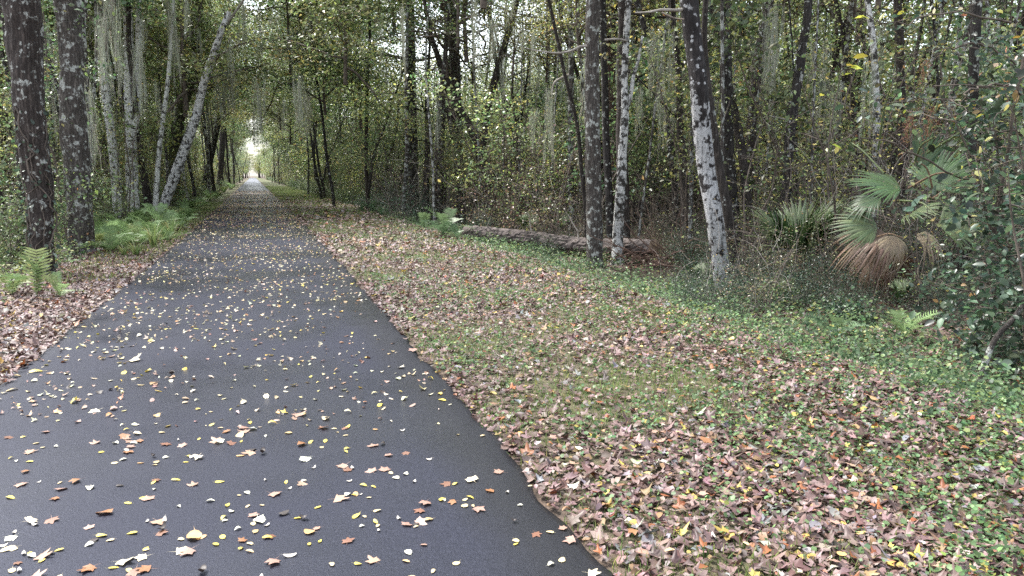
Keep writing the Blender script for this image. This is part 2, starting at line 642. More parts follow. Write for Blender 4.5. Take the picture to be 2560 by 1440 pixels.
rag2 = 0.018 * np.sin(yy * 1.4 + 3) + 0.025 * np.sin(yy * 3.9 + 2) + 0.015 * np.sin(yy * 10 + 5)
U, YY = np.meshgrid(uu, yy)
off = np.where(U > 0, U ** 8 * rag[:, None], -np.abs(U) ** 8 * rag2[:, None])
PX = xc(YY) + U * HALF + off
PZ = 0.012 * (1 - U * U) - 0.015 * sst(0.96, 1.0, np.abs(U)) - 0.10 * sst(1.0, 1.03, np.abs(U))
ecol = sst(0.5, 0.98, U) + 0.55 * sst(0.72, 1.0, -U)
mb = MB()
k = len(uu)
ii, jj = np.meshgrid(np.arange(k - 1), np.arange(len(yy) - 1))
q = (jj * k + ii).ravel()
mb.add(np.stack([PX, YY, PZ], -1).reshape(-1, 3), f4=np.stack([q, q + 1, q + k + 1, q + k], -1), col=np.stack([ecol, 0 * ecol, 0 * ecol], -1).reshape(-1, 3))
tag(link('path', mb.mesh('path', m_path)), kind='structure')

# ================================================================= FOLIAGE PROTOTYPES (meshes only)
PAL_GREEN = [((0.065, 0.105, 0.050), 4), ((0.115, 0.165, 0.075), 4), ((0.19, 0.24, 0.105), 2), ((0.32, 0.33, 0.11), .5)]
PAL_OLIVE = [((0.12, 0.16, 0.07), 4), ((0.20, 0.25, 0.10), 4), ((0.32, 0.36, 0.15), 2.5), ((0.46, 0.44, 0.14), .9)]
PAL_YELLOW = [((0.24, 0.29, 0.10), 4), ((0.40, 0.42, 0.15), 3.5), ((0.60, 0.54, 0.15), 2), ((0.13, 0.17, 0.075), 4), ((0.42, 0.27, 0.10), .3)]
PAL_FRESH = [((0.15, 0.20, 0.085), 4), ((0.23, 0.29, 0.115), 4), ((0.34, 0.38, 0.16), 2), ((0.46, 0.44, 0.13), .7)]
PAL_FRESH2 = [((0.09, 0.145, 0.065), 4), ((0.15, 0.22, 0.095), 4), ((0.24, 0.31, 0.13), 2), ((0.36, 0.38, 0.12), .5)]
PAL_DARK = [((0.04, 0.07, 0.045), 4), ((0.065, 0.105, 0.065), 4), ((0.11, 0.165, 0.10), 2), ((0.28, 0.2, 0.08), .12)]
PAL_BRONZE = [((0.14, 0.10, 0.07), 3), ((0.2, 0.15, 0.10), 2), ((0.24, 0.25, 0.11), 2), ((0.12, 0.14, 0.07), 3)]


def leaves_at(mb, ctr, n_per, spread, size, pal, g, flat=0.5, tilt=0.6, mat=1, tmpl=(LF_V, LF_F)):
    ctr = np.asarray(ctr, float)
    N = len(ctr) * n_per
    pos = np.repeat(ctr, n_per, 0) + g.normal(0, 1, (N, 3)) * np.array([spread, spread, spread * flat])
    R = eul(g.normal(0, tilt, N) - 0.25, g.normal(0, tilt, N), g.uniform(0, 6.28, N))
    cl = np.repeat(pick(pal, len(ctr), g, .3), n_per, 0)
    own = pick(pal, N, g, .35)
    col = np.where(g.random((N, 1)) < 0.55, cl * (1 + g.normal(0, .3, (N, 1))), own)
    scatter(mb, *tmpl, pos, R, size * g.uniform(.6, 1.35, N), np.clip(col, .004, .9), mat)


def wander(p0, d0, length, n, g, wob=0.25, up=0.0):
    P = [np.asarray(p0, float)]
    d = np.asarray(d0, float)
    d = d / np.linalg.norm(d)
    for _ in range(n):
        d = d + g.normal(0, wob, 3) + np.array([0, 0, up])
        d /= np.linalg.norm(d)
        P.append(P[-1] + d * length / n)
    return np.array(P)


def limb(mb, P, r0, r1, k=5, mat=0, n=None):
    if n:
        P = spline(P, n)
    v, q = tube(P, np.linspace(r0, r1, len(P)), k)
    mb.add(v, f4=q, col=(.1, .08, .07), mat=mat)


def make_crown(seed, radius=3.0, height=3.2, n_limb=9, n_per=26, size=0.11, pal=PAL_GREEN, spread=0.38, droop=0.0, sub=6):
    """limbs leaving the stem at (0,0,0) and leaf sprays along them"""
    g = np.random.default_rng(seed)
    mb, lb = MB(), MB()
    ctr = []
    for i in range(n_limb):
        a = i * 2.4 + g.uniform(-.4, .4)
        z0 = height * (i / n_limb) * 0.8
        L = radius * g.uniform(.7, 1.15) * (1 - 0.45 * i / n_limb)
        P = wander((0, 0, z0), (math.cos(a), math.sin(a), g.uniform(.1, .7) - droop), L, 6, g, .2, .03 - droop * .1)
        limb(lb, P, 0.05 * (1 - .5 * i / n_limb), 0.012, 5)
        for s in range(sub):
            t = g.integers(2, 7)
            a2 = g.uniform(0, 6.28)
            Q = wander(P[t], (math.cos(a2), math.sin(a2), g.uniform(-.3, .5) - droop), L * g.uniform(.25, .55), 4, g, .25, -droop * .15)
            limb(lb, Q, 0.014, 0.004, 3)
            ctr += [Q[2], Q[3], Q[4]]
        ctr += [P[5], P[6]]
    limb(lb, np.array([(0, 0, -0.6), (0.05, 0, height * .4), (0.0, .1, height * .85)]), 0.075, 0.02, 6, n=6)
    leaves_at(mb, ctr, n_per, spread, size, pal, g, .45, .55, mat=0)
    return mb, lb


CROWNS = []
for i, (pal, kw) in enumerate([
        (PAL_FRESH2, dict(n_per=32, size=.125)), (PAL_FRESH, dict(radius=3.4, size=.12, n_per=32)), (PAL_YELLOW, dict(n_per=26, radius=2.8, size=.115)),
        (PAL_FRESH, dict(droop=.25, radius=3.2, n_per=32, size=.12)), (PAL_DARK, dict(n_per=30, size=.095)), (PAL_FRESH2, dict(radius=3.8, height=2.4, n_limb=8, n_per=32, size=.125))]):
    f_, l_ = make_crown(100 + i, pal=pal, **kw)
    CROWNS.append((f_.mesh('crown_foliage', M_LEAFR), l_.mesh('crown_limbs', M_TWIG)))

N_C = len(CROWNS)
for i, pal in enumerate([PAL_GREEN, PAL_OLIVE, PAL_YELLOW]):
    f_, l_ = make_crown(140 + i, pal=pal, n_per=11, sub=5)
    CROWNS.append((f_.mesh('crown_foliage', M_LEAFR), l_.mesh('crown_limbs', M_TWIG)))


def make_understory(seed, h=5.0, stems=3, n_br=14, n_per=12, size=0.085, pal=PAL_OLIVE, spread=.26, low=0.25, reach=1.3, droop=0.05, r=0.03, lean=.25, mats=None, tmpl=(LF_V, LF_F)):
    g = np.random.default_rng(seed)
    mb = MB()
    ctr = []
    for s in range(stems):
        a = g.uniform(0, 6.28)
        P = wander((g.normal(0, .15), g.normal(0, .15), -.15), (math.cos(a) * lean, math.sin(a) * lean, 1), h * g.uniform(.75, 1.1), 9, g, .1, .03)
        v, q = tube(spline(P, 16), np.linspace(r, r * .2, 16), 5)
        mb.add(v, f4=q)
        for b_ in range(n_br // stems + 1):
            t = g.uniform(low, 1.0) * 9
            i0 = min(int(t), 8)
            p0 = P[i0] + (P[i0 + 1] - P[i0]) * (t - i0)
            a2 = g.uniform(0, 6.28)
            Q = wander(p0, (math.cos(a2), math.sin(a2), g.uniform(-.1, .7)), reach * g.uniform(.4, 1.1) * (1.15 - .5 * t / 9), 5, g, .25, -droop)
            v, q = tube(Q, np.linspace(r * .35, .003, 6), 3)
            mb.add(v, f4=q)
            for z_ in range(2):
                a3 = g.uniform(0, 6.28)
                Q2 = wander(Q[2 + z_], (math.cos(a3), math.sin(a3), g.uniform(-.3, .5)), reach * .4, 3, g, .3, -droop)
                v, q = tube(Q2, np.linspace(.006, .002, 4), 3)
                mb.add(v, f4=q)
                ctr += [Q2[2], Q2[3]]
            ctr += [Q[3], Q[5]]
    if n_per:
        leaves_at(mb, ctr, n_per, spread, size, pal, g, .6, .6, mat=1, tmpl=tmpl)
    return mb.mesh('understory', mats or [M_TWIG, M_LEAFR])


def make_tangle(seed, n=46, h=2.6, w=1.3, r=.007, leaves=40, pal=PAL_BRONZE, mat=None):
    """bare twigs and vines"""
    g = np.random.default_rng(seed)
    mb = MB()
    ctr = []
    for i in range(n):
        p0 = (g.normal(0, w * .5), g.normal(0, w * .5), -.1)
        if i % 3 == 0:
            p0 = (p0[0], p0[1], g.uniform(.3, h * .7))
        d = (g.normal(0, .5), g.normal(0, .5), g.uniform(.2, 1.2))
        P = wander(p0, d, h * g.uniform(.35, 1.0), 7, g, .28, g.uniform(-.12, .06))
        v, q = tube(P, np.linspace(r * g.uniform(.6, 1.5), .002, 8), 3)
        mb.add(v, f4=q)
        ctr.append(P[g.integers(3, 8)])
    if leaves:
        leaves_at(mb, ctr, max(1, leaves // n), .2, .06, pal, g, .8, .8, mat=1)
    return mb.mesh('tangle', [mat or M_TWIG, M_LEAFR])


def collection(name, meshes):
    c = bpy.data.collections.new(name)
    for i, me in enumerate(meshes):
        c.objects.link(bpy.data.objects.new('%s_%02d' % (name, i), me))
    return c


def stuff_points(name, label, cat, col, pos, rot, scl, idx):
    """ONE object of kind stuff: copies of a few plants at computed points"""
    me = bpy.data.meshes.new(name)
    n = len(pos)
    me.vertices.add(n)
    me.vertices.foreach_set('co', np.asarray(pos, np.float32).ravel())
    for nm, ty, fld, arr in (('rot', 'FLOAT_VECTOR', 'vector', rot), ('scl', 'FLOAT_VECTOR', 'vector', scl), ('idx', 'INT', 'value', idx)):
        a = me.attributes.new(nm, ty, 'POINT')
        a.data.foreach_set(fld, np.asarray(arr, np.int32 if ty == 'INT' else np.float32).ravel())
    o = link(name, me)
    ng = bpy.data.node_groups.new(name, 'GeometryNodeTree')
    ng.interface.new_socket('Geometry', in_out='INPUT', socket_type='NodeSocketGeometry')
    ng.interface.new_socket('Geometry', in_out='OUTPUT', socket_type='NodeSocketGeometry')
    gi = ng.nodes.new('NodeGroupInput')
    go = ng.nodes.new('NodeGroupOutput')
    ip = ng.nodes.new('GeometryNodeInstanceOnPoints')
    ci = ng.nodes.new('GeometryNodeCollectionInfo')
    ci.inputs['Collection'].default_value = col
    ci.inputs['Separate Children'].default_value = True
    ci.inputs['Reset Children'].default_value = True
    at1 = node(ng, 'GeometryNodeInputNamedAttribute', data_type='FLOAT_VECTOR')
    at1.inputs['Name'].default_value = 'rot'
    at2 = node(ng, 'GeometryNodeInputNamedAttribute', data_type='FLOAT_VECTOR')
    at2.inputs['Name'].default_value = 'scl'
    at3 = node(ng, 'GeometryNodeInputNamedAttribute', data_type='INT')
    at3.inputs['Name'].default_value = 'idx'
    e2 = ng.nodes.new('FunctionNodeEulerToRotation')
    L = ng.links.new
    L(gi.outputs[0], ip.inputs['Points'])
    L(ci.outputs[0], ip.inputs['Instance'])
    ip.inputs['Pick Instance'].default_value = True
    L(at3.outputs[0], ip.inputs['Instance Index'])
    L(at1.outputs[0], e2.inputs[0])
    L(e2.outputs[0], ip.inputs['Rotation'])
    L(at2.outputs[0], ip.inputs['Scale'])
    L(ip.outputs[0], go.inputs[0])
    md = o.modifiers.new('scatter', 'NODES')
    md.node_group = ng
    return tag(o, label, cat, kind='stuff')


def jitter_grid(x0, x1, y0, y1, d, jit=.45):
    a, b = np.meshgrid(np.arange(x0, x1, d), np.arange(y0, y1, d))
    a = a.ravel() + rng.uniform(-jit, jit, a.size) * d
    b = b.ravel() + rng.uniform(-jit, jit, b.size) * d
    return a, b


def place(x, y, idx, s0, s1, sink=0.05, sv=(0.85, 1.2)):
    n = len(x)
    pos = np.column_stack([x, y, gz(x, y) - sink])
    rot = np.column_stack([rng.normal(0, .06, n), rng.normal(0, .06, n), rng.uniform(0, 6.28, n)])
    s = rng.uniform(s0, s1, n)
    return pos, rot, np.column_stack([s, s, s * rng.uniform(*sv, n)]), idx


def cat(*parts):
    return [np.concatenate(t) for t in zip(*parts)]


# first row of trees, palm and log stand in front: the thicket begins behind them
FRONT_R = ([600, 780, 900, 1034, 1160, 1480, 1650, 1820, 1960, 2050, 2240, 2400, 2700], [75, 45, 30, 29, 21, 18, 17, 14.5, 16.5, 13, 12.8, 11.8, 9])
FRONT_L = ([-300, 0, 110, 210, 250, 340, 410, 500, 600], [12, 13, 13.5, 15.5, 20, 23, 26, 36, 70])


def behind(x, y, table):
    f = x * WH[0] + y * WH[1]
    u = 1280 + F * (x * CR[0] + y * CR[1]) / np.maximum(f, .1)
    return f > np.interp(u, *table)


# ---------------------------------------------------------------- understory masses (kind stuff)
U_RIGHT = collection('understory_right', [
    make_understory(201, 4.6, 3, 16, 12, .075, PAL_YELLOW, low=.3),
    make_understory(202, 5.2, 2, 16, 11, .095, PAL_OLIVE, low=.35),
    make_understory(203, 3.6, 4, 18, 11, .075, PAL_BRONZE, low=.2),
    make_understory(204, 6.0, 2, 18, 13, .12, PAL_GREEN, low=.35, reach=1.6, spread=.22),
    make_understory(205, 4.2, 4, 22, 3, .07, PAL_YELLOW, low=.15, reach=1.2),
    make_tangle(206, 46, 2.6, 1.3, .007, 40, PAL_YELLOW, M_TWIGP), make_tangle(207, 60, 3.4, 1.6, .008, 60), make_tangle(208, 40, 2.0, 1.6, .009, 80, PAL_DARK),
    make_understory(209, 1.5, 6, 24, 12, .06, PAL_DARK, low=.1, reach=.6, r=.012, lean=.6),
])
x1, y1 = jitter_grid(5.9, 14, 1.0, 62, 1.55)
x2, y2 = jitter_grid(13, 30, 0.0, 70, 2.3)
parts = []
for (x, y, wts, s0, s1) in (
        (x1, y1, [1.8, 2.2, 1.6, 2.0, 4, 5, 4, 2, 2.5], .75, 1.15),
        (x2, y2, [3, 3, 2, 3, 2, 2, 3, .5, .5], .95, 1.5)):
    x = x + np.clip(xc(y) + .34, -2, 0)
    k = in_view(x, y) & behind(x, y, FRONT_R)
    x, y = x[k], y[k]
    idx = rng.choice(9, len(x), p=np.array(wts) / sum(wts))
    parts.append(place(x, y, idx, s0, s1))
n_ = 290
f_ = rng.uniform(10.2, 21, n_)
u_ = rng.uniform(1330, 2560, n_)
bx = np.array([on_plane(a_, 500, b_) for a_, b_ in zip(u_, f_)])
kk = (bx[:, 0] - xc(bx[:, 1]) > HALF + 3.9) & (np.hypot(bx[:, 0] - HOLLOW[0], bx[:, 1] - HOLLOW[1]) > 1.1) & ((f_ > 17.5) | (u_ > 1680))
parts.append(place(bx[kk, 0], bx[kk, 1], rng.choice(9, int(kk.sum()), p=np.array([0, 0, 1, 0, 1, 1, 1, 2, 11]) / 17), .28, .5))
stuff_points('woodland_understory', 'tangled yellow-green undergrowth and bare twigs filling the woods right of the path', 'undergrowth', U_RIGHT, *cat(*parts))

U_LEFT = collection('understory_left', [
    make_understory(221, 5.0, 3, 16, 13, .08, PAL_FRESH, low=.12),
    make_understory(222, 6.2, 2, 18, 13, .085, PAL_FRESH2, low=.2, reach=1.6),
    make_understory(223, 4.2, 4, 18, 11, .08, PAL_YELLOW, low=.15),
    make_understory(224, 2.0, 5, 22, 14, .065, PAL_FRESH2, low=.1, reach=.7, r=.012, lean=.5),
    make_tangle(225, 40, 2.6, 1.2, .007, 60, PAL_FRESH), make_understory(226, 4.4, 4, 20, 3, .07, PAL_FRESH, low=.15),
])
x1, y1 = jitter_grid(-13, -4.0, 8, 66, 1.6)
x2, y2 = jitter_grid(-32, -12, 14, 75, 2.4)
parts = []
for (x, y, wts, s0, s1) in ((x1, y1, [3, 2.5, 1.6, 3, 2, 2], .75, 1.15), (x2, y2, [3, 3, 2, 1, 2, 1], 1.0, 1.5)):
    x = x + xc(y) + .34
    k = in_view(x, y) & behind(x, y, FRONT_L)
    x, y = x[k], y[k]
    parts.append(place(x, y, rng.choice(6, len(x), p=np.array(wts) / sum(wts)), s0, s1))
# bushes along both wood edges down the tunnel
for side, r0, r1 in ((-1, 1.9, 3.6), (1, 3.4, 5.0)):
    y = np.concatenate([rng.uniform(34 if side < 0 else 40, 90, 60), rng.uniform(90, 300, 90)])
    x = xc(y) + side * (HALF + rng.uniform(r0, r1, len(y)))
    pp = place(x, y, rng.choice(6, len(x), p=np.array([1, 0, 1, 5, 1, 0]) / 8), .45, .95)
    parts.append(pp)
stuff_points('woodland_thicket', 'green thicket of saplings and vines filling the woods left of the path', 'undergrowth', U_LEFT, *cat(*parts))


# far-off wood: whole trees with bigger leaf clumps
def make_far_tree(seed, h, pal, n_ctr=70, n_per=14, size=.24):
    g = np.random.default_rng(seed)
    mb = MB()
    P = wander((0, 0, -.3), (g.normal(0, .08), g.normal(0, .08), 1), h * .85, 7, g, .07, .05)
    v, q = tube(spline(P, 14), np.linspace(.15, .04, 14), 6)
    mb.add(v, f4=q)
    ctr = []
    for i in range(12):
        t = g.uniform(.3, 1) * 6.9
        i0 = int(t)
        a = g.uniform(0, 6.28)
        Q = wander(P[i0], (math.cos(a), math.sin(a), .5), g.uniform(1, 2.8), 4, g, .2)
        v, q = tube(Q, np.linspace(.04, .01, 5), 3)
        mb.add(v, f4=q)
    u = g.normal(0, 1, (n_ctr, 3))
    u /= np.linalg.norm(u, axis=1)[:, None]
    rad = g.uniform(.35, 1, (n_ctr, 1)) ** .6
    ctr = u * rad * np.array([2.5, 2.5, h * .42]) + np.array([0, 0, h * .6])
    leaves_at(mb, ctr, n_per, .5, size, pal, g, .6, .7, mat=1)
    return mb.mesh('far_tree', [B_DARK, M_LEAFR])


FAR = collection('far_wood', [make_far_tree(301, 9, PAL_GREEN), make_far_tree(302, 11, PAL_OLIVE), make_far_tree(303, 8, PAL_YELLOW, 60),
                              make_far_tree(304, 12, PAL_GREEN, 80), make_far_tree(305, 6, PAL_OLIVE, 60), make_far_tree(306, 7, PAL_BRONZE, 40),
                              make_far_tree(307, 10, PAL_OLIVE, 130, 26, .105), make_far_tree(308, 12, PAL_GREEN, 130, 26, .105), make_far_tree(309, 9, PAL_YELLOW, 110, 24, .10), make_far_tree(310, 11, PAL_OLIVE, 140, 24, .10)])
parts = []
for (xa, xb, ya, yb, d, wts, s0, s1) in (
        (10.5, 26, 18, 62, 4.8, [0, 0, 0, 0, 0, 0, 3, 2, 3, 3], .85, 1.3), (-27, -7.5, 24, 66, 4.8, [0, 0, 0, 0, 0, 0, 3, 3, 1, 3], .85, 1.25),
        (7.8, 19, 34, 78, 4.2, [0, 0, 0, 0, 0, 0, 3, 2, 3, 3], .8, 1.15), (26, 44, 44, 150, 4.5, [3, 3, 1, 4, 1, 0], .9, 1.3),
        (26, 60, -2, 110, 4.2, [3, 3, 2, 3, 2, 1.5], 1.0, 1.4), (-75, -26, 20, 120, 4.4, [3, 3, 2, 3, 2, 1], 1.0, 1.4),
        (6.0, 26, 62, 330, 3.3, [2, 3, 2, 2, 3, 2], .7, 1.1), (-26, -5.2, 66, 330, 3.3, [3, 3, 2, 2, 3, 1], .7, 1.1),
        (-60, 60, 425, 475, 4.5, [1, 3, 3, 2, 0, 0], 1.1, 1.7), (-14, 14, 250, 424, 7.0, [1, 2, 3, 1, 2, 0], .8, 1.3)):
    x, y = jitter_grid(xa, xb, ya, yb, d)
    x = x + (xc(y) + .34 if ya > 55 else 0)
    k = in_view(x, y) & ((np.abs(x - xc(y)) > 5.3 + .005 * y - 2.6 * sst(240, 330, y)) | ((y > 422) & (np.abs(x - xc(y)) > 2.2))) & (behind(x, y, FRONT_R) | (x < 0)) & (behind(x, y, FRONT_L) | (x > 0))
    x, y = x[k], y[k]
    parts.append(place(x, y, rng.choice(len(wts), len(x), p=np.array(wts) / sum(wts)), s0, s1))
stuff_points('far_forest', 'dense distant forest closing the view on both sides of the trail', 'forest', FAR, *cat(*parts))

# ================================================================= TREES
LANDMARK = []        # (pixel x, phrase) of trees that can be named


def stem_mesh(P, R, k, name, mat, seed, rough=.035, flare=True, n=None):
    n = n or max(16, int(len(P) * 10))
    PR = spline(np.column_stack([P, R]), n)
    P, R = PR[:, :3], np.maximum(PR[:, 3], .004)
    if flare:
        hgt = P[:, 2] - P[0, 2]
        R = R * (1 + .42 * np.exp(-np.maximum(hgt, 0) / .22))
    v, q = tube(P, R, k, rough, seed)
    return MB().add(v, f4=q).mesh(name, mat)


def px_path(pts, depth, base=None):
    """pixels (x, y, width) -> points and radii on the plane at this distance"""
    P, R = [], []
    for i, (a, b_, w) in enumerate(pts):
        p = base if (i == 0 and base is not None) else on_plane(a, b_, depth)
        P.append(p)
        R.append(w / 2 * ((p - CAM) @ CW) / F)
    return np.array(P), np.array(R)


def tree(name, label, pts, bark, crown=0, height=11.0, k=14, seed=1, crown_s=1.0, group=None, forks=(), branches=(), catg='tree', crown_off=(0, 0, 0), stub=False, base=None, rough=.035):
    B = at(*pts[0][:2]) if base is None else np.array(base, float)
    depth = (B - CAM) @ WH
    P, R = px_path(pts, depth, B)
    g = np.random.default_rng(seed + 900)
    P = P + np.outer(g.normal(0, .04, len(P)) * (np.arange(len(P)) > 0), WH)
    P[0, 2] -= .12
    if not stub:
        d = P[-1] - P[-2]
        d /= np.linalg.norm(d)
        while P[-1][2] - B[2] < height:
            d = d * .8 + np.array([0, 0, 1]) * .25 + g.normal(0, .05, 3)
            d /= np.linalg.norm(d)
            P = np.vstack([P, P[-1] + d * 1.7])
            R = np.append(R, max(R[-1] * .86, .03))
    e = empty(name, B, label, catg, group)
    link('trunk', stem_mesh(P - B, R, k, name + '_trunk', bark, seed, rough), e)
    for f_ in forks:
        FP, FR = px_path(f_, depth)
        link('fork', stem_mesh(FP - B, FR, max(8, k - 4), name + '_fork', bark, seed + 5, .05, False), e)
    for br in branches:
        pale = br[0] == 'pale'
        BP, BR = px_path(br[1], depth)
        BP = BP + np.outer(np.linspace(0, -.3, len(BP)), WH)
        link('branch', stem_mesh(BP - B, np.maximum(BR, .006), 6, name + '_branch', M_TWIGP if pale else M_TWIG, seed + 9, .08, False), e)
    if not stub and crown is not None:
        crown = N_C + crown % 3
        top = P[-1] - B - np.array([0, 0, 1.2]) + np.array(crown_off)
        c = link('crown', CROWNS[crown][0], e, top)
        c.rotation_euler = (0, 0, g.uniform(0, 6.28))
        c.scale = (crown_s,) * 3
        l_ = link('limbs', CROWNS[crown][1], c)
        l_.rotation_euler = (0, 0, 0)
    LANDMARK.append((pts[0][0], label))
    e['_px'] = float(pts[0][0])
    return e, P, B, depth


def climber(parent, P, B, r, z0, z1, n, size, pal, seed, name='ivy', seg=None):
    """leaves of a climbing vine round a stem"""
    g = np.random.default_rng(seed)
    zz = g.uniform(z0, z1, n)
    hgt = P[:, 2] - B[2]
    ctr = np.column_stack([np.interp(zz, hgt, P[:, 0] - B[0]), np.interp(zz, hgt, P[:, 1] - B[1]), zz])
    a = g.uniform(0, 6.28, n)
    rr = r + np.abs(g.normal(0, .05, n))
    ctr += np.column_stack([np.cos(a) * rr, np.sin(a) * rr, 0 * a])
    mb = MB()
    R = eul(g.normal(.9, .4, n), g.normal(0, .4, n), a + 1.57 + g.normal(0, .5, n))
    scatter(mb, LF6_V, LF6_F, ctr, R, size * g.uniform(.5, 1.4, n), pick(pal, n, g, .25))
    for i in range(5):
        a0 = g.uniform(0, 6.28)
        zs = np.linspace(max(z0, 0), z1, 26)
        aa = a0 + np.cumsum(g.normal(0, .25, 26))
        Q = np.column_stack([np.interp(zs, hgt, P[:, 0] - B[0]) + np.cos(aa) * r * 1.08, np.interp(zs, hgt, P[:, 1] - B[1]) + np.sin(aa) * r * 1.08, zs])
        v, q = tube(Q, np.full(26, g.uniform(.006, .014)), 4)
        mb.add(v, f4=q, col=(.12, .09, .07), mat=1)
    return link(name, mb.mesh(name, [M_LEAF, M_TWIG]), parent)


# --- left of the path
t, P, B, D = tree('ivy_clad_tree', 'thick dark brown trunk hung with vines, nearest tree at the left edge',
                  [(116, 690, 44), (110, 600, 54), (99, 480, 60), (85, 340, 64), (68, 200, 72), (58, 80, 80), (54, 0, 82)], B_BROWN, 0, 12, 30, 11, 1.1, crown_off=(-1.5, 0, 0), rough=.085)
climber(t, P, B, .2, .1, 2.6, 260, .075, PAL_DARK + [((.35, .36, .3), 2)], 1)
t, P, B, D = tree('twin_stem_tree', 'second dark stem leaning behind the thick vine-hung trunk at the left edge',
                  [(70, 640, 50), (66, 520, 46), (62, 400, 40), (56, 260, 38), (36, 120, 38), (14, 0, 38)], B_DARK, 3, 12, 14, 12, 1.0, crown_off=(-1.5, 0, 0))
climber(t, P, B, .2, .1, 2.3, 160, .07, PAL_OLIVE, 2)
t, P, B, D = tree('ridged_bark_tree', 'straight dark trunk with rough lichened bark, second from the left edge',
                  [(205, 636, 52), (201, 520, 58), (196, 400, 60), (186, 260, 58), (175, 120, 56), (165, 0, 56)], B_RIDG, 1, 12, 30, 13, 1.1, crown_off=(-1.0, 0, 0), rough=.08)
climber(t, P, B, .22, .05, 1.6, 120, .06, PAL_OLIVE + [((.4, .2, .08), 1)], 3)
tree('slim_grey_tree', 'slim grey stem just right of the rough lichened trunk',
     [(222, 610, 16), (216, 400, 15), (212, 220, 14), (205, 60, 14), (203, 0, 14)], B_LICH, 2, 9, 10, 14, .8)
t, P, B, D = tree('pale_slim_tree', 'slim white-barked tree half hidden by pale hanging moss',
                  [(296, 562, 24), (288, 430, 22), (278, 340, 21), (262, 220, 20), (252, 100, 18), (246, 0, 18)], B_WHITE, 3, 14, 10, 15, 1.1)
tree('forked_white_tree', 'white-barked tree with two upright stems above the ferns',
     [(336, 560, 30), (331, 440, 28), (327, 340, 26), (324, 220, 25), (322, 100, 23), (320, 0, 22)], B_WHITE, 1, 14, 12, 16, 1.2,
     forks=[[(336, 330, 18), (343, 250, 17), (347, 130, 16), (346, 0, 14), (346, -200, 10)]])
t, P, B, D = tree('leaning_white_tree', 'white and black blotched trunk leaning sharply towards the path',
                  [(394, 548, 20), (430, 455, 25), (462, 370, 24), (490, 290, 22), (508, 210, 20), (533, 140, 18), (556, 75, 15), (574, 30, 12)], B_WHITE3, None, 14, 14, 17, stub=True,
                  branches=[('dark', [(500, 220, 6), (530, 160, 5), (590, 120, 4), (640, 105, 2)]), ('pale', [(566, 60, 8), (600, 20, 6), (640, -30, 4)])])
t, P, B, D = tree('vine_draped_tree', 'dark mossy trunk draped with a yellow-green vine beside the leaning white trunk',
                  [(428, 532, 32), (437, 400, 30), (446, 300, 28), (468, 230, 25), (488, 160, 22), (494, 60, 20), (498, 0, 18)], B_MOSSY, 0, 14, 12, 18, 1.1)
climber(t, P - CR * .12, B, .16, .3, 4.2, 420, .13, [((.30, .34, .05), 3), ((.42, .40, .06), 2), ((.2, .26, .05), 2)], 4, 'vine')
tree('thin_white_tree', 'very thin white stem between the two-stemmed white tree and the leaning trunk',
     [(386, 552, 14), (396, 400, 12), (408, 300, 11), (420, 215, 10), (424, 120, 8)], B_WHITE, 2, 11, 8, 19, .7)
tree('slanting_dark_tree', 'dark slender trunk slanting right behind the leaning white trunk',
     [(498, 498, 16), (516, 440, 15), (536, 350, 14), (552, 260, 13), (564, 180, 12), (570, 60, 11)], B_SPOT, 3, 15, 9, 20, 1.1)
tree('upright_dark_tree', 'upright dark trunk at the left entrance of the leafy tunnel',
     [(545, 478, 15), (552, 420, 14), (556, 340, 14), (558, 240, 13), (556, 120, 12)], B_DARK, 0, 15, 9, 21, 1.2)

# --- right of the path
t, P, B, D = tree('straight_dark_tree', 'straight dark trunk standing alone at the grass edge right of the path',
                  [(1034, 538, 30), (1033, 440, 26), (1031, 330, 25), (1028, 200, 24), (1026, 80, 23), (1024, 0, 22)], B_SPOT, 3, 13, 12, 31, 1.2,
                  branches=[('dark', [(1028, 148, 9), (1000, 145, 8), (965, 138, 7), (930, 143, 6), (890, 157, 4), (865, 168, 2)]),
                            ('pale', [(1030, 152, 8), (1060, 150, 7), (1096, 144, 4)]), ('pale', [(1028, 238, 7), (990, 236, 5), (958, 232, 3)])])
t, P, B, D = tree('shaggy_vine_tree', 'dark trunk shaggy with hanging vines behind the grass edge',
                  [(1152, 560, 26), (1150, 470, 22), (1146, 370, 22), (1142, 260, 24), (1136, 140, 26), (1134, 40, 24), (1136, 0, 22)], B_BROWN, 1, 13, 12, 32, 1.1, rough=.09,
                  forks=[[(1146, 380, 16), (1122, 280, 15), (1105, 190, 12), (1085, 120, 9), (1060, 80, 6)]])
climber(t, P, B, .17, .3, 5.4, 110, .09, PAL_OLIVE, 6)
tree('crooked_dark_tree', 'crooked dark trunk bending left above the far end of the log',
     [(1232, 566, 28), (1222, 480, 24), (1200, 390, 22), (1172, 310, 18), (1150, 270, 14)], B_DARK, 2, 12, 10, 33, .9,
     forks=[[(1204, 400, 14), (1216, 300, 17), (1232, 220, 18), (1256, 130, 17), (1276, 60, 16), (1292, 0, 15), (1318, -110, 11)]])
tree('slim_log_tree', 'slim grey trunk rising just behind the middle of the fallen log',
     [(1430, 588, 19), (1428, 480, 16), (1426, 340, 15), (1428, 180, 14), (1424, 0, 13)], B_LICH, 2, 12, 10, 34, 1.0,
     branches=[('pale', [(1427, 185, 6), (1405, 195, 6), (1385, 210, 5), (1378, 240, 4)])])
tree('furrowed_tree', 'straight furrowed trunk with pale patches standing in front of the fallen log',
     [(1488, 668, 36), (1487, 580, 40), (1484, 460, 40), (1482, 340, 38), (1481, 220, 37), (1481, 100, 36), (1482, 0, 35)], B_RIDG, 1, 13, 18, 35, 1.1, rough=.045,
     branches=[('pale', [(1478, 115, 7), (1450, 118, 7), (1425, 130, 6), (1390, 136, 5), (1345, 132, 3), (1310, 126, 2)])])
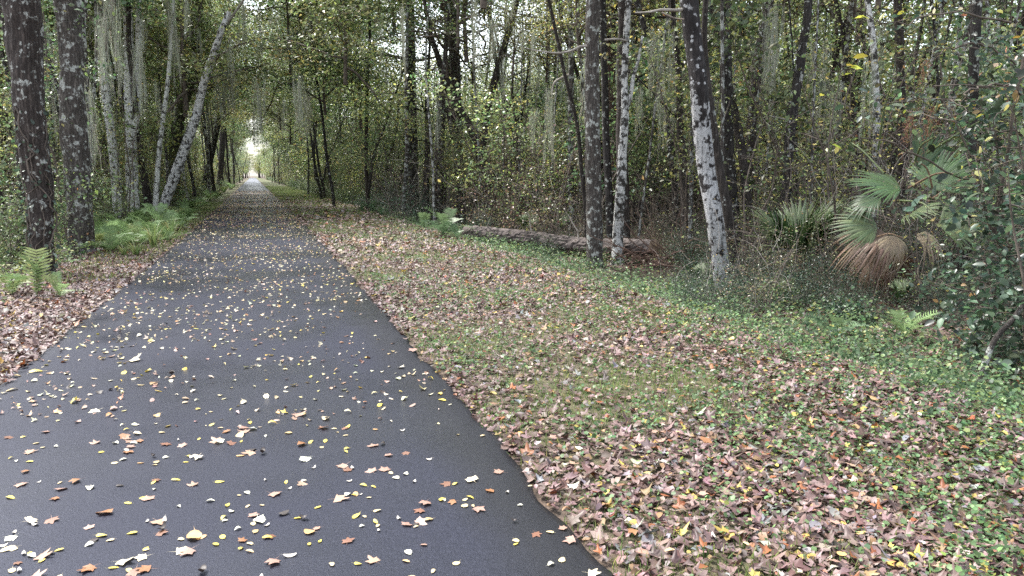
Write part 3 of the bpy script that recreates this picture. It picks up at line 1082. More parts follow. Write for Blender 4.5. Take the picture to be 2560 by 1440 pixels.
tree('companion_tree', 'thin dark trunk close behind the furrowed trunk by the log',
     [(1530, 640, 22), (1522, 500, 20), (1516, 340, 19), (1511, 180, 18), (1506, 0, 18)], B_SPOT, 3, 12, 10, 36, .9)
tree('forked_lichen_tree', 'pale lichen-covered trunk that forks above the fallen log',
     [(1543, 662, 30), (1546, 580, 27), (1550, 480, 25), (1555, 380, 23), (1562, 280, 20), (1562, 190, 17), (1567, 80, 16), (1572, 0, 15)], B_WHITE2, 2, 11, 12, 37, .9,
     forks=[[(1558, 300, 13), (1576, 240, 11), (1584, 190, 10), (1596, 150, 8), (1606, 90, 6)]],
     branches=[('pale', [(1566, 102, 6), (1540, 101, 6), (1506, 106, 5)])])
tree('red_pine_tree', 'reddish-brown pine trunk deep behind the furrowed trunk',
     [(1540, 560, 30), (1532, 350, 28), (1524, 180, 26), (1518, 0, 26)], B_PINE, 4, 14, 12, 38, 1.2)
tree('leaning_white_coated_tree', 'thick leaning trunk, white below and black above with white spots',
     [(1815, 742, 38), (1800, 650, 43), (1783, 540, 43), (1767, 430, 43), (1754, 320, 44), (1744, 220, 45), (1734, 110, 45), (1723, 0, 45)], B_LEAN, 1, 12, 22, 39, 1.1, rough=.03,
     branches=[('pale', [(1728, 20, 8), (1690, 28, 8), (1650, 30, 7), (1615, 38, 5), (1580, 42, 3)]), ('dark', [(1655, 32, 5), (1680, 50, 4), (1700, 58, 2)])])
tree('dark_leaning_tree', 'dark leaning stem pressed close behind the white-coated leaning trunk',
     [(1852, 728, 22), (1836, 640, 25), (1818, 540, 26), (1798, 420, 24), (1780, 300, 20), (1768, 180, 16), (1760, 60, 14)], B_DARK, 3, 11, 12, 40, .9)
tree('spotted_tree', 'upright dark trunk speckled with white lichen right of the leaning trunk',
     [(1842, 640, 34), (1832, 520, 32), (1822, 380, 32), (1816, 240, 30), (1812, 100, 29), (1812, 0, 28)], B_SPOT, 0, 13, 14, 41, 1.0)
tree('wavy_lichen_tree', 'slender wavy trunk patched with white lichen left of the palmetto',
     [(1962, 655, 28), (1962, 560, 25), (1966, 470, 24), (1972, 360, 25), (1982, 270, 26), (1996, 190, 24), (2006, 120, 22), (2016, 40, 20), (2020, 0, 20)], B_SPOT, 2, 11, 13, 42, 1.0, rough=.06,
     branches=[('pale', [(1968, 300, 4), (1940, 296, 4), (1910, 292, 3)])])
tree('tilted_dark_tree', 'dark trunk tilting right high between the spotted and wavy trunks',
     [(1866, 600, 24), (1872, 430, 24), (1884, 270, 24), (1900, 130, 26), (1922, 0, 26)], B_BROWN, 4, 13, 10, 43, 1.0)
tree('screened_tree', 'dark trunk with white blotches half screened by leaves near the right edge',
     [(2402, 720, 34), (2408, 600, 30), (2416, 480, 28), (2428, 360, 27), (2436, 220, 25), (2440, 90, 24), (2446, 0, 24)], B_SPOT, 0, 10, 12, 44, .8)
tree('shadowed_tree', 'dark straight trunk in the shade above the palmetto',
     [(2262, 600, 24), (2256, 400, 22), (2250, 220, 21), (2246, 90, 20), (2246, 0, 20)], B_DARK, 4, 12, 10, 45, 1.0)

# --- many more stems that can be told apart in the woods: shared meshes, each its own tree
PROTO = []
for i, (bk, r, h, bend) in enumerate([(B_DARK, .10, 12, .05), (B_SPOT, .09, 11, .09), (B_LICH, .08, 11, .06), (B_BROWN, .12, 13, .04), (B_DARK, .07, 10, .12), (B_WHITE2, .07, 11, .07)]):
    g = np.random.default_rng(400 + i)
    P = wander((0, 0, -.2), (0, 0, 1), h, 9, g, bend, .06)
    P[0] = (0, 0, -.2)
    PROTO.append((stem_mesh(P, np.linspace(r, r * .45, len(P)), 9, 'slender_trunk', bk, 500 + i, .05), P))
WORDS = ['dark', 'speckled dark', 'lichened grey', 'brown', 'thin dark', 'pale blotched']
cand = []


def generic(px, py, kind, scale, crown, cs, off=(0, 0, 0), tilt=0.0, cz=None):
    B = at(px, py)
    e = empty('slender_tree', B, '-', 'tree', 'slender trees in the woods')
    e.rotation_euler = (random.gauss(0, .03), random.gauss(0, .03) + tilt, random.uniform(0, 6.28) if abs(tilt) < .01 else 0)
    o = link('trunk', PROTO[kind][0], e)
    o.scale = (scale, scale, 1)
    top = PROTO[kind][1][-1]
    if crown is not None:
        c = link('crown', CROWNS[crown][0], e, (top[0] + off[0], top[1] + off[1], (top[2] - 1.2) if cz is None else cz))
        c.scale = (cs,) * 3
        c.rotation_euler = (0, 0, random.uniform(0, 6.28))
        link('limbs', CROWNS[crown][1], c)
    cand.append((px, py, kind, e, B))
    return e


def base_px(x, y):
    z = float(gz(x, y))
    return pix((x, y, z))


# hand-read dark stems of the middle distance
for (px, py, kind, sc) in [(985, 520, 4, .9), (938, 492, 1, 1.1), (925, 500, 0, .8), (872, 480, 0, 1.0), (858, 474, 4, 1.1), (802, 462, 0, 1.3), (768, 458, 4, 1.2),
                           (740, 456, 0, 1.2), (905, 486, 2, .8), (1085, 545, 1, .8), (1106, 548, 4, .9), (1190, 556, 0, 1.0), (1283, 550, 2, 1.5), (1262, 545, 4, 1.0),
                           (1342, 575, 2, .8), (1310, 540, 0, .8), (1375, 552, 4, .9), (1405, 545, 1, .7), (1590, 600, 0, 1.2), (1610, 575, 1, .8), (1660, 565, 3, .9), (1700, 560, 4, 1.0),
                           (1740, 570, 0, .8), (1890, 600, 2, .7), (1915, 640, 5, .6), (1930, 590, 4, .9), (2030, 590, 0, .9), (2075, 575, 2, .8), (2125, 585, 3, .8), (2175, 560, 4, .8), (2330, 590, 1, .8),
                           (2480, 600, 0, .8), (2530, 620, 3, .9), (572, 466, 0, 1.1), (585, 462, 1, 1.1), (600, 457, 0, 1.2), (606, 452, 4, 1.5), (520, 474, 2, .9), (475, 490, 1, .9), (455, 495, 4, .8),
                           (365, 498, 0, .9), (262, 520, 4, 1.0), (240, 545, 0, .7), (170, 570, 1, .8), (140, 560, 4, .8), (20, 600, 0, .9), (690, 452, 0, 1.2), (715, 453, 1, 1.2)]:
    if px > 1040:
        py -= 38
    far = py < 505
    left = px < 640
    offx = (1.2 if left else -1.2) if far else (-1.0 if left else 1.0)
    generic(px, py, kind, sc, int(rng.choice([0, 1, 1, 3, 3, 2, 5])) if far and px < 1040 else N_C + int(rng.integers(0, 3)), random.uniform(.8, 1.15), (offx, 0, 0), cz=random.uniform(4.5, 8) if far else random.uniform(7, 10))
# trees along the tunnel: crowns arch over the path
for y in list(np.arange(30, 70, 4.5)) + list(np.arange(72, 200, 8.0)):
    for side in (-1, 1):
        x = float(xc(y)) + side * random.uniform(5.0, 6.6) + (1.3 if side > 0 else 0)
        yy_ = y + random.uniform(-2, 2)
        px, py = base_px(x, yy_)
        e = generic(px, py, int(rng.integers(0, 5)), random.uniform(.8, 1.3), int(rng.choice([0, 1, 3, 5, 1])), random.uniform(1.0, 1.35), (0, 0, 0), cz=random.uniform(8.5, 11))
        e.rotation_euler = (0, 0, 0)
        e.children[1].location.x = -side * random.uniform(.5, 3.0)
        cr = int(rng.choice([0, 1, 3, 5, 2]))
        c = link('crown', CROWNS[cr][0], e, (-side * random.uniform(1.6, 4.2), random.uniform(-1, 1), random.uniform(4.2, 6.6) + .012 * y))
        c.scale = (random.uniform(.9, 1.25),) * 3
        c.rotation_euler = (0, 0, random.uniform(0, 6.28))
        link('limbs', CROWNS[cr][1], c)
        cr = int(rng.choice([0, 1, 3, 5, 1]))
        c = link('crown', CROWNS[cr][0], e, (-side * random.uniform(2.0, 5.0), random.uniform(-1, 1), random.uniform(8.5, 11) + .03 * (y - 30)))
        c.scale = (random.uniform(1.1, 1.5),) * 3
        c.rotation_euler = (0, 0, random.uniform(0, 6.28))
        link('limbs', CROWNS[cr][1], c)
# deeper trunks in the right and left woods
for _ in range(44):
    px = random.uniform(1080, 2560)
    d_ = random.uniform(14, 34)
    p_ = on_plane(px, 470, d_)
    if not behind(p_[0], p_[1], FRONT_R):
        continue
    a_, b_ = base_px(p_[0], p_[1])
    generic(a_, b_, int(rng.integers(0, 6)), random.uniform(.7, 1.3), N_C + int(rng.integers(0, 3)), random.uniform(.8, 1.2), cz=random.uniform(6, 9))
for _ in range(46):
    px = random.uniform(700, 2560)
    d_ = random.uniform(15, 30)
    p_ = on_plane(px, 470, d_)
    if not behind(p_[0], p_[1], FRONT_R):
        continue
    a_, b_ = base_px(p_[0], p_[1])
    generic(a_, b_, int(rng.choice([2, 5, 2, 1, 4])), random.uniform(.3, .65), N_C + int(rng.integers(0, 3)), random.uniform(.4, .7), cz=random.uniform(5.5, 9))
for _ in range(26):
    px = random.uniform(100, 560)
    d_ = random.uniform(20, 44)
    p_ = on_plane(px, 470, d_)
    if not behind(p_[0], p_[1], FRONT_L):
        continue
    a_, b_ = base_px(p_[0], p_[1])
    generic(a_, b_, int(rng.choice([2, 5, 5, 1, 4])), random.uniform(.5, .9), N_C + int(rng.integers(0, 3)), random.uniform(.5, .8), cz=random.uniform(6, 9))
for _ in range(20):
    px = random.uniform(0, 520)
    d_ = random.uniform(22, 48)
    p_ = on_plane(px, 470, d_)
    if p_[0] > float(xc(p_[1])) - 4.6:
        continue
    a_, b_ = base_px(p_[0], p_[1])
    generic(a_, b_, int(rng.integers(0, 6)), random.uniform(.7, 1.3), int(rng.choice([0, 1, 2, 3])), random.uniform(.9, 1.3), cz=random.uniform(5, 9))
# labels: order of the stems between two named trees
NAMED = [(-400, 'the left edge'), (112, 'the thick vine-hung trunk'), (207, 'the rough lichened trunk'), (336, 'the two-stemmed white tree'), (408, 'the leaning white trunk'), (545, 'the tunnel entrance'),
         (640, 'the path'), (1034, 'the lone dark trunk'), (1232, 'the crooked trunk'), (1489, 'the furrowed trunk'), (1818, 'the leaning white-coated trunk'), (1962, 'the wavy lichened trunk'), (2240, 'the palmetto'), (4000, 'the right edge')]
ORD = ['first', 'second', 'third', 'fourth', 'fifth', 'sixth', 'seventh', 'eighth', 'ninth', 'tenth', 'eleventh', 'twelfth'] + ['%dth' % i for i in range(13, 80)]


def order_labels(items, phrase):
    """items (px, object, words): label each by its place between named trees"""
    for (a, na), (b_, nb_) in zip(NAMED, NAMED[1:]):
        seg = sorted([t for t in items if a <= t[0] < b_], key=lambda t: t[0])
        if b_ == 4000:
            where = 'right of ' + na
        elif a == -400:
            where = 'left of ' + nb_
        else:
            where = 'between %s and %s' % (na.replace('the ', '', 1), nb_.replace('the ', '', 1))
        for i, t in enumerate(seg):
            t[1]['label'] = phrase % (ORD[i], t[2], where)


order_labels([(c[0], c[3], WORDS[c[2]]) for c in cand], '%s %s stem %s')

# ================================================================= HANGING MOSS


def make_moss(seed, length, width, n, thick=.004, pal=None, tails=5):
    """a hank of curly threads that ends in several thin tails"""
    g = np.random.default_rng(seed)
    pal = pal or [((.36, .38, .30), 3), ((.47, .48, .39), 2), ((.26, .28, .22), 1)]
    mb = MB()
    T = [(g.normal(0, width), g.normal(0, width), g.uniform(0, .15) * length, length * g.uniform(.35, 1.0), g.uniform(0, 6.28)) for _ in range(tails)]
    for i in range(n):
        x0, y0, z0, Lt, ph = T[g.integers(0, tails)]
        t0 = g.uniform(0, .85)
        L = length * g.uniform(.06, .28)
        w = width * .28 * (1 - .8 * t0) + .008
        m = 7
        zz = z0 + Lt * t0 + np.linspace(0, L, m)
        p = np.zeros((m, 3))
        p[:, 0] = x0 + .05 * np.sin(zz * 2.1 + ph) + g.normal(0, w) + np.cumsum(g.normal(0, .014, m))
        p[:, 1] = y0 + .05 * np.cos(zz * 1.7 + ph) + g.normal(0, w) + np.cumsum(g.normal(0, .014, m))
        p[:, 2] = -zz
        a = g.uniform(0, 3.14)
        o = np.array([math.cos(a), math.sin(a), 0]) * thick * g.uniform(.6, 1.5)
        wd = np.linspace(1, .4, m)[:, None]
        V = np.concatenate([p - o * wd, p + o * wd])
        j = np.arange(m - 1)
        mb.add(V, f4=np.stack([j, j + 1, j + 1 + m, j + m], -1), col=pick(pal, 1, g)[0])
    return mb.mesh('moss_strand', M_MOSS)


MOSS = [make_moss(601, 2.4, .13, 260), make_moss(602, 1.5, .10, 170), make_moss(603, 3.2, .16, 340, tails=6), make_moss(604, 1.0, .10, 130)]
mlist = []


def moss(px, py, depth, kind, s, wide=1.0):
    p = on_plane(px, py, depth)
    o = tag(link('hanging_moss', MOSS[kind], None, p), '-', 'moss', 'strands of moss hanging from the trees')
    o.rotation_euler = (0, 0, random.uniform(0, 6.28))
    o.scale = (s * wide, s * wide, s)
    mlist.append((px, o, 'long pale' if kind in (0, 2) else 'short pale'))


for (px, py, d_, k_, s_, w_) in [(262, -60, 20, 2, 1.1, 1.8), (240, 0, 18, 0, 1.0, 1.5), (290, 60, 22, 0, 1.0, 1.5), (425, -40, 26, 2, 1.15, 1.3), (440, 60, 27, 0, 1.0, 1.2), (460, -20, 24, 1, 1.2, 1.5),
                                 (115, 30, 22, 2, 1.0, 1.3), (135, 200, 24, 0, 1.0, 1.4), (225, 180, 17, 0, 1.0, 1.3), (30, 170, 18, 0, .9, 1.3), (600, -30, 30, 2, 1.1, 1.4), (650, 20, 34, 2, 1.0, 1.5),
                                 (690, 40, 36, 0, 1.2, 1.5), (575, 70, 28, 0, .9, 1.4), (725, 60, 34, 2, .9, 1.2), (1007, -20, 22, 0, 1.15, .8), (1190, -30, 21, 2, .95, .9), (950, 30, 30, 0, 1, 1), (820, 120, 36, 1, 1.3, 1.0),
                                 (860, 100, 38, 0, 1, 1.1), (1090, 220, 26, 0, 1.0, 1.2), (1380, 180, 19, 0, 1.1, 1.4), (1640, 60, 18, 2, .8, 1.6), (1665, 160, 19, 0, 1, 1.5), (1690, 120, 20, 0, 1.0, 1.6), (1600, 200, 18, 1, 1.1, 1.5),
                                 (1940, 0, 16, 2, .7, 1.5), (1925, -20, 17, 0, 1, 1.3), (2180, 100, 15, 0, .9, 1.3), (1330, 60, 22, 1, 1.2, 1.2), (1560, 260, 21, 1, 1, 1.3), (2100, 200, 17, 1, 1, 1.3), (1740, 250, 20, 0, 1, 1.3),
                                 (520, 240, 33, 0, 1, 1.2), (390, 190, 28, 1, 1.2, 1.4), (350, 30, 24, 1, 1.0, 1.4), (500, 60, 30, 1, 1.2, 1.3), (770, 10, 34, 2, .9, 1.1), (1260, 120, 25, 0, .9, 1.1), (1450, 330, 20, 1, .8, 1.2)]:
    moss(px, py, d_, k_, s_ * .9, .5 * w_)
for _ in range(60):
    px = random.choice([random.uniform(110, 800), random.uniform(560, 780), random.uniform(900, 2250), random.uniform(1250, 2100)])
    d_ = random.uniform(16, 34) if px < 560 or px > 900 else random.uniform(26, 44)
    if 370 < px < 590:
        d_ = random.uniform(30, 44)
    moss(px, random.uniform(-20, 260), d_, random.randrange(4), random.uniform(.7, 1.0), random.uniform(.7, 1.1))
order_labels(mlist, '%s %s strand of moss hanging %s')
for (px, o, w_) in mlist:
    o['label'] = o['label'].replace(' %s strand' % w_, ' %s strand' % w_)

# ================================================================= THE FALLEN LOG
a = on_plane(1150, 580, (at(1160, 592) - CAM) @ WH + .2)
b_ = at(1330, 605)
A0 = at(1166, 600) + np.array([0, 0, .19])
A1 = at(1470, 650) + np.array([.05, .45, .30])
A2 = at(1655, 672) + np.array([0, .35, .42])
n, k = 150, 30
LP = spline(np.array([A0, (A0 + A1) / 2 + np.array([0, 0, .03]), A1, A2]), n)
th = np.arange(k) * 2 * np.pi / k
T = np.gradient(LP, axis=0)
T /= np.linalg.norm(T, axis=1)[:, None]
Bn = np.cross(T, UP)
Bn /= np.linalg.norm(Bn, axis=1)[:, None]
Cn = np.cross(Bn, T)
g = np.random.default_rng(77)
arc = np.concatenate([[0], np.cumsum(np.linalg.norm(np.diff(LP, axis=0), axis=1))])
# bark plates: cell distance on the unrolled surface
cells = np.column_stack([g.uniform(0, arc[-1], 420), g.uniform(0, 2 * np.pi, 420)])
hh = g.uniform(.3, 1, 420)
AA, TT = np.meshgrid(arc, th, indexing='ij')
d1 = (AA[..., None] - cells[:, 0]) * .55
d2 = (np.angle(np.exp(1j * (TT[..., None] - cells[:, 1])))) * .24
dd = np.hypot(d1, d2)
o_ = np.sort(dd, -1)
id_ = np.argmin(dd, -1)
plate = np.clip((o_[..., 1] - o_[..., 0]) / .035, 0, 1)
rad = .175 - .03 * AA / arc[-1] + .042 * plate * hh[id_] + g.normal(0, .002, AA.shape)
V = LP[:, None] + Bn[:, None] * (np.cos(TT) * rad)[..., None] + Cn[:, None] * (np.sin(TT) * rad)[..., None]
i_ = np.arange(n - 1)[:, None] * k
j_ = np.arange(k)[None]
fq = np.stack([i_ + j_, i_ + (j_ + 1) % k, i_ + k + (j_ + 1) % k, i_ + k + j_], -1).reshape(-1, 4)
cc = np.array([.03, .024, .021]) + (plate * (0.35 + .65 * hh[id_]))[..., None] * np.array([.15, .128, .117])
m_log, nt, p, out = new_mat('log_bark')
a_n = node(nt, 'ShaderNodeAttribute', attribute_name='col')
tc = nt.nodes.new('ShaderNodeTexCoord')
fn = noise(nt, tc.outputs['Object'], 45, 5, .7)
nt.links.new(mixc(nt, 1.0, a_n.outputs['Color'], ramp(nt, fn, [(.3, (.55, .55, .55)), (.7, (1.25, 1.2, 1.2))]), 'MULTIPLY'), p.inputs['Base Color'])
p.inputs['Roughness'].default_value = .9
bm_ = nt.nodes.new('ShaderNodeBump')
bm_.inputs['Strength'].default_value = .6
bm_.inputs['Distance'].default_value = .01
nt.links.new(fn, bm_.inputs['Height'])
nt.links.new(bm_.outputs[0], p.inputs['Normal'])
e = empty('fallen_log', LP[0] - np.array([0, 0, .2]), 'fallen pine log with flaking bark plates lying behind the grass edge', 'log')
O = LP[0] - np.array([0, 0, .2])
link('bark', MB().add(V.reshape(-1, 3) - O, f4=fq, col=cc.reshape(-1, 3)).mesh('log_bark', m_log, smooth=False), e)
m_cut = plain_mat('log_end_wood', (.16, .11, .075), (.34, .25, .17), 14)
for s_, nm in ((0, 'log_end'), (-1, 'log_end')):
    ring = V[s_] - O
    ctr = ring.mean(0) + (T[s_] * (-.03 if s_ == 0 else .03))
    vv = np.vstack([ring, [ctr]])
    f3 = [(i, (i + 1) % k, k) for i in range(k)]
    link(nm, MB().add(vv, f3=f3).mesh(nm, m_cut), e)
for i in range(3):
    t0 = 20 + i * 38
    Q = wander(LP[t0] - O + Cn[t0] * .15, Cn[t0] + Bn[t0] * g.normal(0, .6), .35 + .2 * i, 4, g, .2)
    v, q = tube(Q, np.linspace(.025, .006, 5), 6)
    link('broken_limb', MB().add(v, f4=q).mesh('broken_limb', M_TWIGP), e)

# brush pile and root tangle where the log ends
bp = at(1690, 662)
mbp = MB()
g = np.random.default_rng(78)
for i in range(120):
    p0 = np.array([g.normal(0, .7), g.normal(0, .5), g.uniform(0, .35)])
    Q = wander(p0, (g.normal(0, 1), g.normal(0, .6), g.normal(.15, .25)), g.uniform(.5, 1.7), 6, g, .22, -.02)
    Q[:, 2] = np.maximum(Q[:, 2], -.05)
    v, q = tube(Q, np.linspace(g.uniform(.006, .018), .003, 7), 4)
    mbp.add(v, f4=q)
tag(link('brush_pile', mbp.mesh('brush_pile', plain_mat('dead_brush', (.06, .035, .026), (.2, .13, .10), 6)), None, bp + np.array([0, 0, .02])), 'low heap of dead brown sticks between the log and the leaning trunk', 'brush pile')

# ================================================================= PALMETTOS AND FERNS


def fan_frond(seed, n=26, rad=.62, spread=2.3, droop=.35, fold=.25, width=.022, pal=None):
    """fan of folded leaflets in the local frame: petiole end at 0, fan growing along +Y, face up"""
    g = np.random.default_rng(seed)
    mb = MB()
    pal = pal or [((.055, .10, .04), 3), ((.09, .15, .06), 3), ((.15, .21, .09), 1)]
    base = pick(pal, 1, g, .1)[0]
    for i in range(n):
        a = (i / (n - 1) - .5) * 2 * spread / 2
        a += g.normal(0, .015)
        L = rad * (1 - .22 * abs(i / (n - 1) - .5) * 2) * g.uniform(.93, 1.05)
        m = 7
        s = np.linspace(0.03, 1, m)
        d = np.array([math.sin(a), math.cos(a), 0])
        side = np.array([math.cos(a), -math.sin(a), 0])
        P = d * (s * L)[:, None]
        dr = droop * g.uniform(.7, 1.4)
        P[:, 2] = fold * L * (np.abs(a) / (spread / 2)) * s * .6 - dr * L * np.clip(s - .35, 0, 1) ** 1.8 * 1.7
        P[:, :2] *= (1 - .25 * dr * np.clip(s - .4, 0, 1))[:, None]
        w = width * np.interp(s, [0, .3, .6, 1], [.9, 1.35, .9, .08]) * (L / rad)
        up = np.array([0, 0, 1])
        V = np.concatenate([P - side * w[:, None] - up * (w * .5)[:, None], P, P + side * w[:, None] - up * (w * .5)[:, None]])
        j = np.arange(m - 1)
        q = np.concatenate([np.stack([j, j + 1, j + 1 + m, j + m], -1), np.stack([j + m, j + 1 + m, j + 1 + 2 * m, j + 2 * m], -1)])
        c = np.clip(base * (1 + g.normal(0, .16)) + g.normal(0, .006, 3), .01, .8)
        mb.add(V, f4=q, col=c)
    return mb


PAL_DEAD = [((.36, .28, .18), 2), ((.24, .165, .11), 2), ((.44, .36, .24), 1)]
FAN = [fan_frond(701).mesh('fan', M_FROND), fan_frond(702, 22, .6, 2.0, .55, .35).mesh('fan', M_FROND), fan_frond(703, 30, .66, 2.6, .25, .15).mesh('fan', M_FROND),
       fan_frond(704, 16, .6, 1.0, .1, .5).mesh('fan', M_FROND)]
FAN_DEAD = [fan_frond(711, 28, .68, 2.3, .75, .1, .02, PAL_DEAD).mesh('fan', M_FROND), fan_frond(712, 22, .5, 1.8, 1.0, .2, .022, PAL_DEAD).mesh('fan', M_FROND)]
M_PET = plain_mat('palm_petiole', (.06, .09, .04), (.16, .19, .08), 6, .5)
M_PETD = plain_mat('palm_petiole_dead', (.10, .06, .04), (.22, .15, .09), 6, .7)
M_FIBRE = plain_mat('palm_stem_fibre', (.035, .018, .012), (.13, .07, .045), 22, .95, .1, 0, (1, 1, .2))


def axes(y, z):
    y = np.asarray(y, float)
    y = y / np.linalg.norm(y)
    z = np.asarray(z, float)
    z = z - y * z.dot(y)
    z /= np.linalg.norm(z)
    x = np.cross(y, z)
    return Matrix((x, y, z)).transposed().to_4x4()


def frond(parent, root, tip, fdir, fnorm, mesh, s, dead=False, sag=.1):
    """petiole from root to tip, fan at the tip; all in the parent's frame"""
    root = np.asarray(root, float)
    tip = np.asarray(tip, float)
    mid = (root + tip) / 2 + np.array([0, 0, sag])
    P = spline(np.array([root, mid, tip]), 9)
    o = link('frond', mesh, parent)
    mt = axes(fdir, fnorm)
    mt.translation = Vector(tip)
    o.matrix_local = mt @ Matrix.Scale(s, 4)
    v, q = tube(P, np.linspace(.014, .008, 9), 5)
    pt = link('petiole', MB().add(v, f4=q).mesh('petiole', M_PETD if dead else M_PET), o)
    pt.matrix_parent_inverse = o.matrix_local.inverted()
    return o


# the big cabbage palmetto with brown dead fans
PB = at(2240, 752)
PD = (PB - CAM) @ WH
e = empty('palmetto', PB, 'large fan palmetto with dead brown drooping fans under green ones', 'palm')


def pl(px, py, dd_=0.0):
    return on_plane(px, py, PD + dd_) - PB


head = pl(2242, 640)
g = np.random.default_rng(79)
P = np.array([(0, 0, -.1), head * .45 + np.array([.02, 0, 0]), head * .9, head + np.array([0, 0, .06])])
PRs = spline(np.column_stack([P, [.17, .17, .15, .05]]), 26)
v, q = tube(PRs[:, :3], PRs[:, 3], 18, .07, 5)
mbt = MB().add(v, f4=q)
link('stem', mbt.mesh('palm_stem', M_FIBRE), e)
mbt = MB()
for i in range(90):
    a_ = g.uniform(0, 6.28)
    z0 = g.uniform(.05, head[2])
    Q = wander((head[0] * z0 / head[2] + math.cos(a_) * .14, head[1] * z0 / head[2] + math.sin(a_) * .14, z0), (math.cos(a_), math.sin(a_), g.uniform(-.6, .9)), g.uniform(.12, .45), 4, g, .25, -.12)
    v, q = tube(Q, np.linspace(.012, .003, 5), 3)
    mbt.add(v, f4=q)
link('boot_fibres', mbt.mesh('boot_fibres', M_FIBRE), e)
toC = -WH
for (rt, tp, ddep, dr, nm, ms, s, dead) in [
    ((2242, 640), (2200, 497), -.1, (-.9, 0, -.25), (.1, -.3, 1), FAN[1], 1.0, False),
    ((2242, 640), (2192, 566), -.25, (-1, 0, .02), (.1, -.85, .6), FAN[0], .95, False),
    ((2242, 640), (2250, 470), .25, (-.9, .2, .28), (.3, -.5, .9), FAN[2], 1.15, False),
    ((2242, 640), (2330, 470), .1, (.55, 0, .8), (-.5, -.6, .5), FAN[2], 1.1, False),
    ((2242, 640), (2350, 560), -.2, (.8, -.2, .1), (-.2, -.8, .6), FAN[0], 1.05, False),
    ((2242, 640), (2300, 430), .35, (.3, .2, 1), (-.3, -.8, .2), FAN[3], 1.1, False),
    ((2242, 640), (2270, 540), -.4, (.2, -.6, .3), (0, -.6, .8), FAN[0], .9, False),
    ((2242, 645), (2222, 588), -.3, (-.95, -.15, -.1), (-.1, -.55, .85), FAN_DEAD[0], 1.12, True),
    ((2242, 645), (2238, 590), -.42, (-.25, -.5, -.5), (0, -1, .5), FAN_DEAD[1], 1.05, True),
    ((2242, 645), (2290, 588), -.25, (.7, -.4, -.2), (.1, -.6, .8), FAN_DEAD[1], 1.0, True),
    ((2242, 660), (2200, 640), -.2, (-.7, -.2, -.7), (-.5, -.6, .5), FAN_DEAD[0], .8, True),
]:
    d3 = CR * dr[0] + WH * dr[1] + UP * dr[2]
    n3 = CR * nm[0] + WH * nm[1] + UP * nm[2]
    frond(e, pl(*rt), pl(*tp, ddep), d3, n3, ms, s * 1.15, dead)


def small_palmetto(px, py, label, s=.7, n=7, seed=1, upright=.9, bladed=False):
    B = at(px, py)
    e = empty('palmetto', B, label, 'palm', None)
    g = np.random.default_rng(seed)
    for i in range(n):
        a_ = i * 2.4 + g.uniform(-.4, .4)
        tilt = g.uniform(.25, .8) / upright
        d3 = np.array([math.cos(a_) * tilt, math.sin(a_) * tilt, 1.0])
        d3 /= np.linalg.norm(d3)
        L = s * g.uniform(.35, .75)
        tip = d3 * L
        nrm = np.array([-math.cos(a_), -math.sin(a_), tilt])
        frond(e, (0, 0, 0), tip, d3, nrm, FAN[3] if (bladed and i % 3) else FAN[i % 3], s * g.uniform(.85, 1.15), False, .0)
    return e


small_palmetto(1990, 716, 'young palmetto of upright green blades at the foot of the wavy lichened trunk', 1.35, 11, 3, 1.4, True)
small_palmetto(2248, 782, 'tiny blue-green palmetto sprout in front of the large fan palmetto', .42, 5, 4, 1.8, True)
small_palmetto(1310, 606, 'spiky grey-green palmetto in front of the left part of the log', .8, 6, 5, 1.6, True)
small_palmetto(1392, 596, 'small dark palmetto behind the middle of the fallen log', .7, 5, 6, 1.5, True)
small_palmetto(838, 472, 'far palmetto with dark spiky fans at the wood edge near the tunnel', 1.0, 8, 7)
small_palmetto(812, 474, 'pale blue-green palmetto left of the dark spiky one near the tunnel', .9, 7, 8)
small_palmetto(1740, 722, 'low palmetto blades left of the foot of the leaning white-coated trunk', .4, 5, 9, 1.5, True)


def fern_frond_mesh(seed, n=15, L=.6, w=.16, pal=None):
    g = np.random.default_rng(seed)
    pal = pal or [((.15, .24, .10), 2), ((.22, .33, .14), 2), ((.30, .40, .18), 1)]
    mb = MB()
    s = np.linspace(0, 1, 16)
    P = np.column_stack([0 * s, s * L, .10 * np.sin(s * 2.4) - .16 * s ** 2.5])
    v, q = tube(P, np.linspace(.004, .001, 16), 3)
    base = pick(pal, 1, g, .15)[0]
    mb.add(v, f4=q, col=base * .8)
    for i in range(n):
        t = .14 + .84 * i / (n - 1)
        p = np.array([0, np.interp(t, s, P[:, 1]), np.interp(t, s, P[:, 2])])
        l = w * np.sin(np.pi * min(1, .15 + .85 * (1 - t)) ** .8) * 1.0 + .012
        for sd in (-1, 1):
            d = np.array([sd * .95, .35, g.normal(-.05, .1)])
            d /= np.linalg.norm(d)
            nrm = np.array([0, 1, 0])
            b0 = .018
            V = np.array([p - nrm * b0 * .5, p + d * l * .5 - nrm * b0 * .7, p + d * l, p + d * l * .5 + nrm * b0 * .7, p + nrm * b0 * .5])
            mb.add(V, f3=[(0, 1, 4), (1, 3, 4), (1, 2, 3)], col=np.clip(base * (1 + g.normal(0, .13)), .01, .8))
    return mb.mesh('fern_frond', M_GRASS)


FERN = [fern_frond_mesh(801), fern_frond_mesh(802, 17, .65, .14), fern_frond_mesh(803, 13, .5, .15, [((.26, .36, .14), 1), ((.32, .38, .15), 1)])]
FERN_B = [fern_frond_mesh(804, 15, .6, .14, [((.10, .17, .09), 1), ((.15, .23, .12), 1)]), fern_frond_mesh(805, 15, .55, .13, [((.12, .19, .10), 1)])]


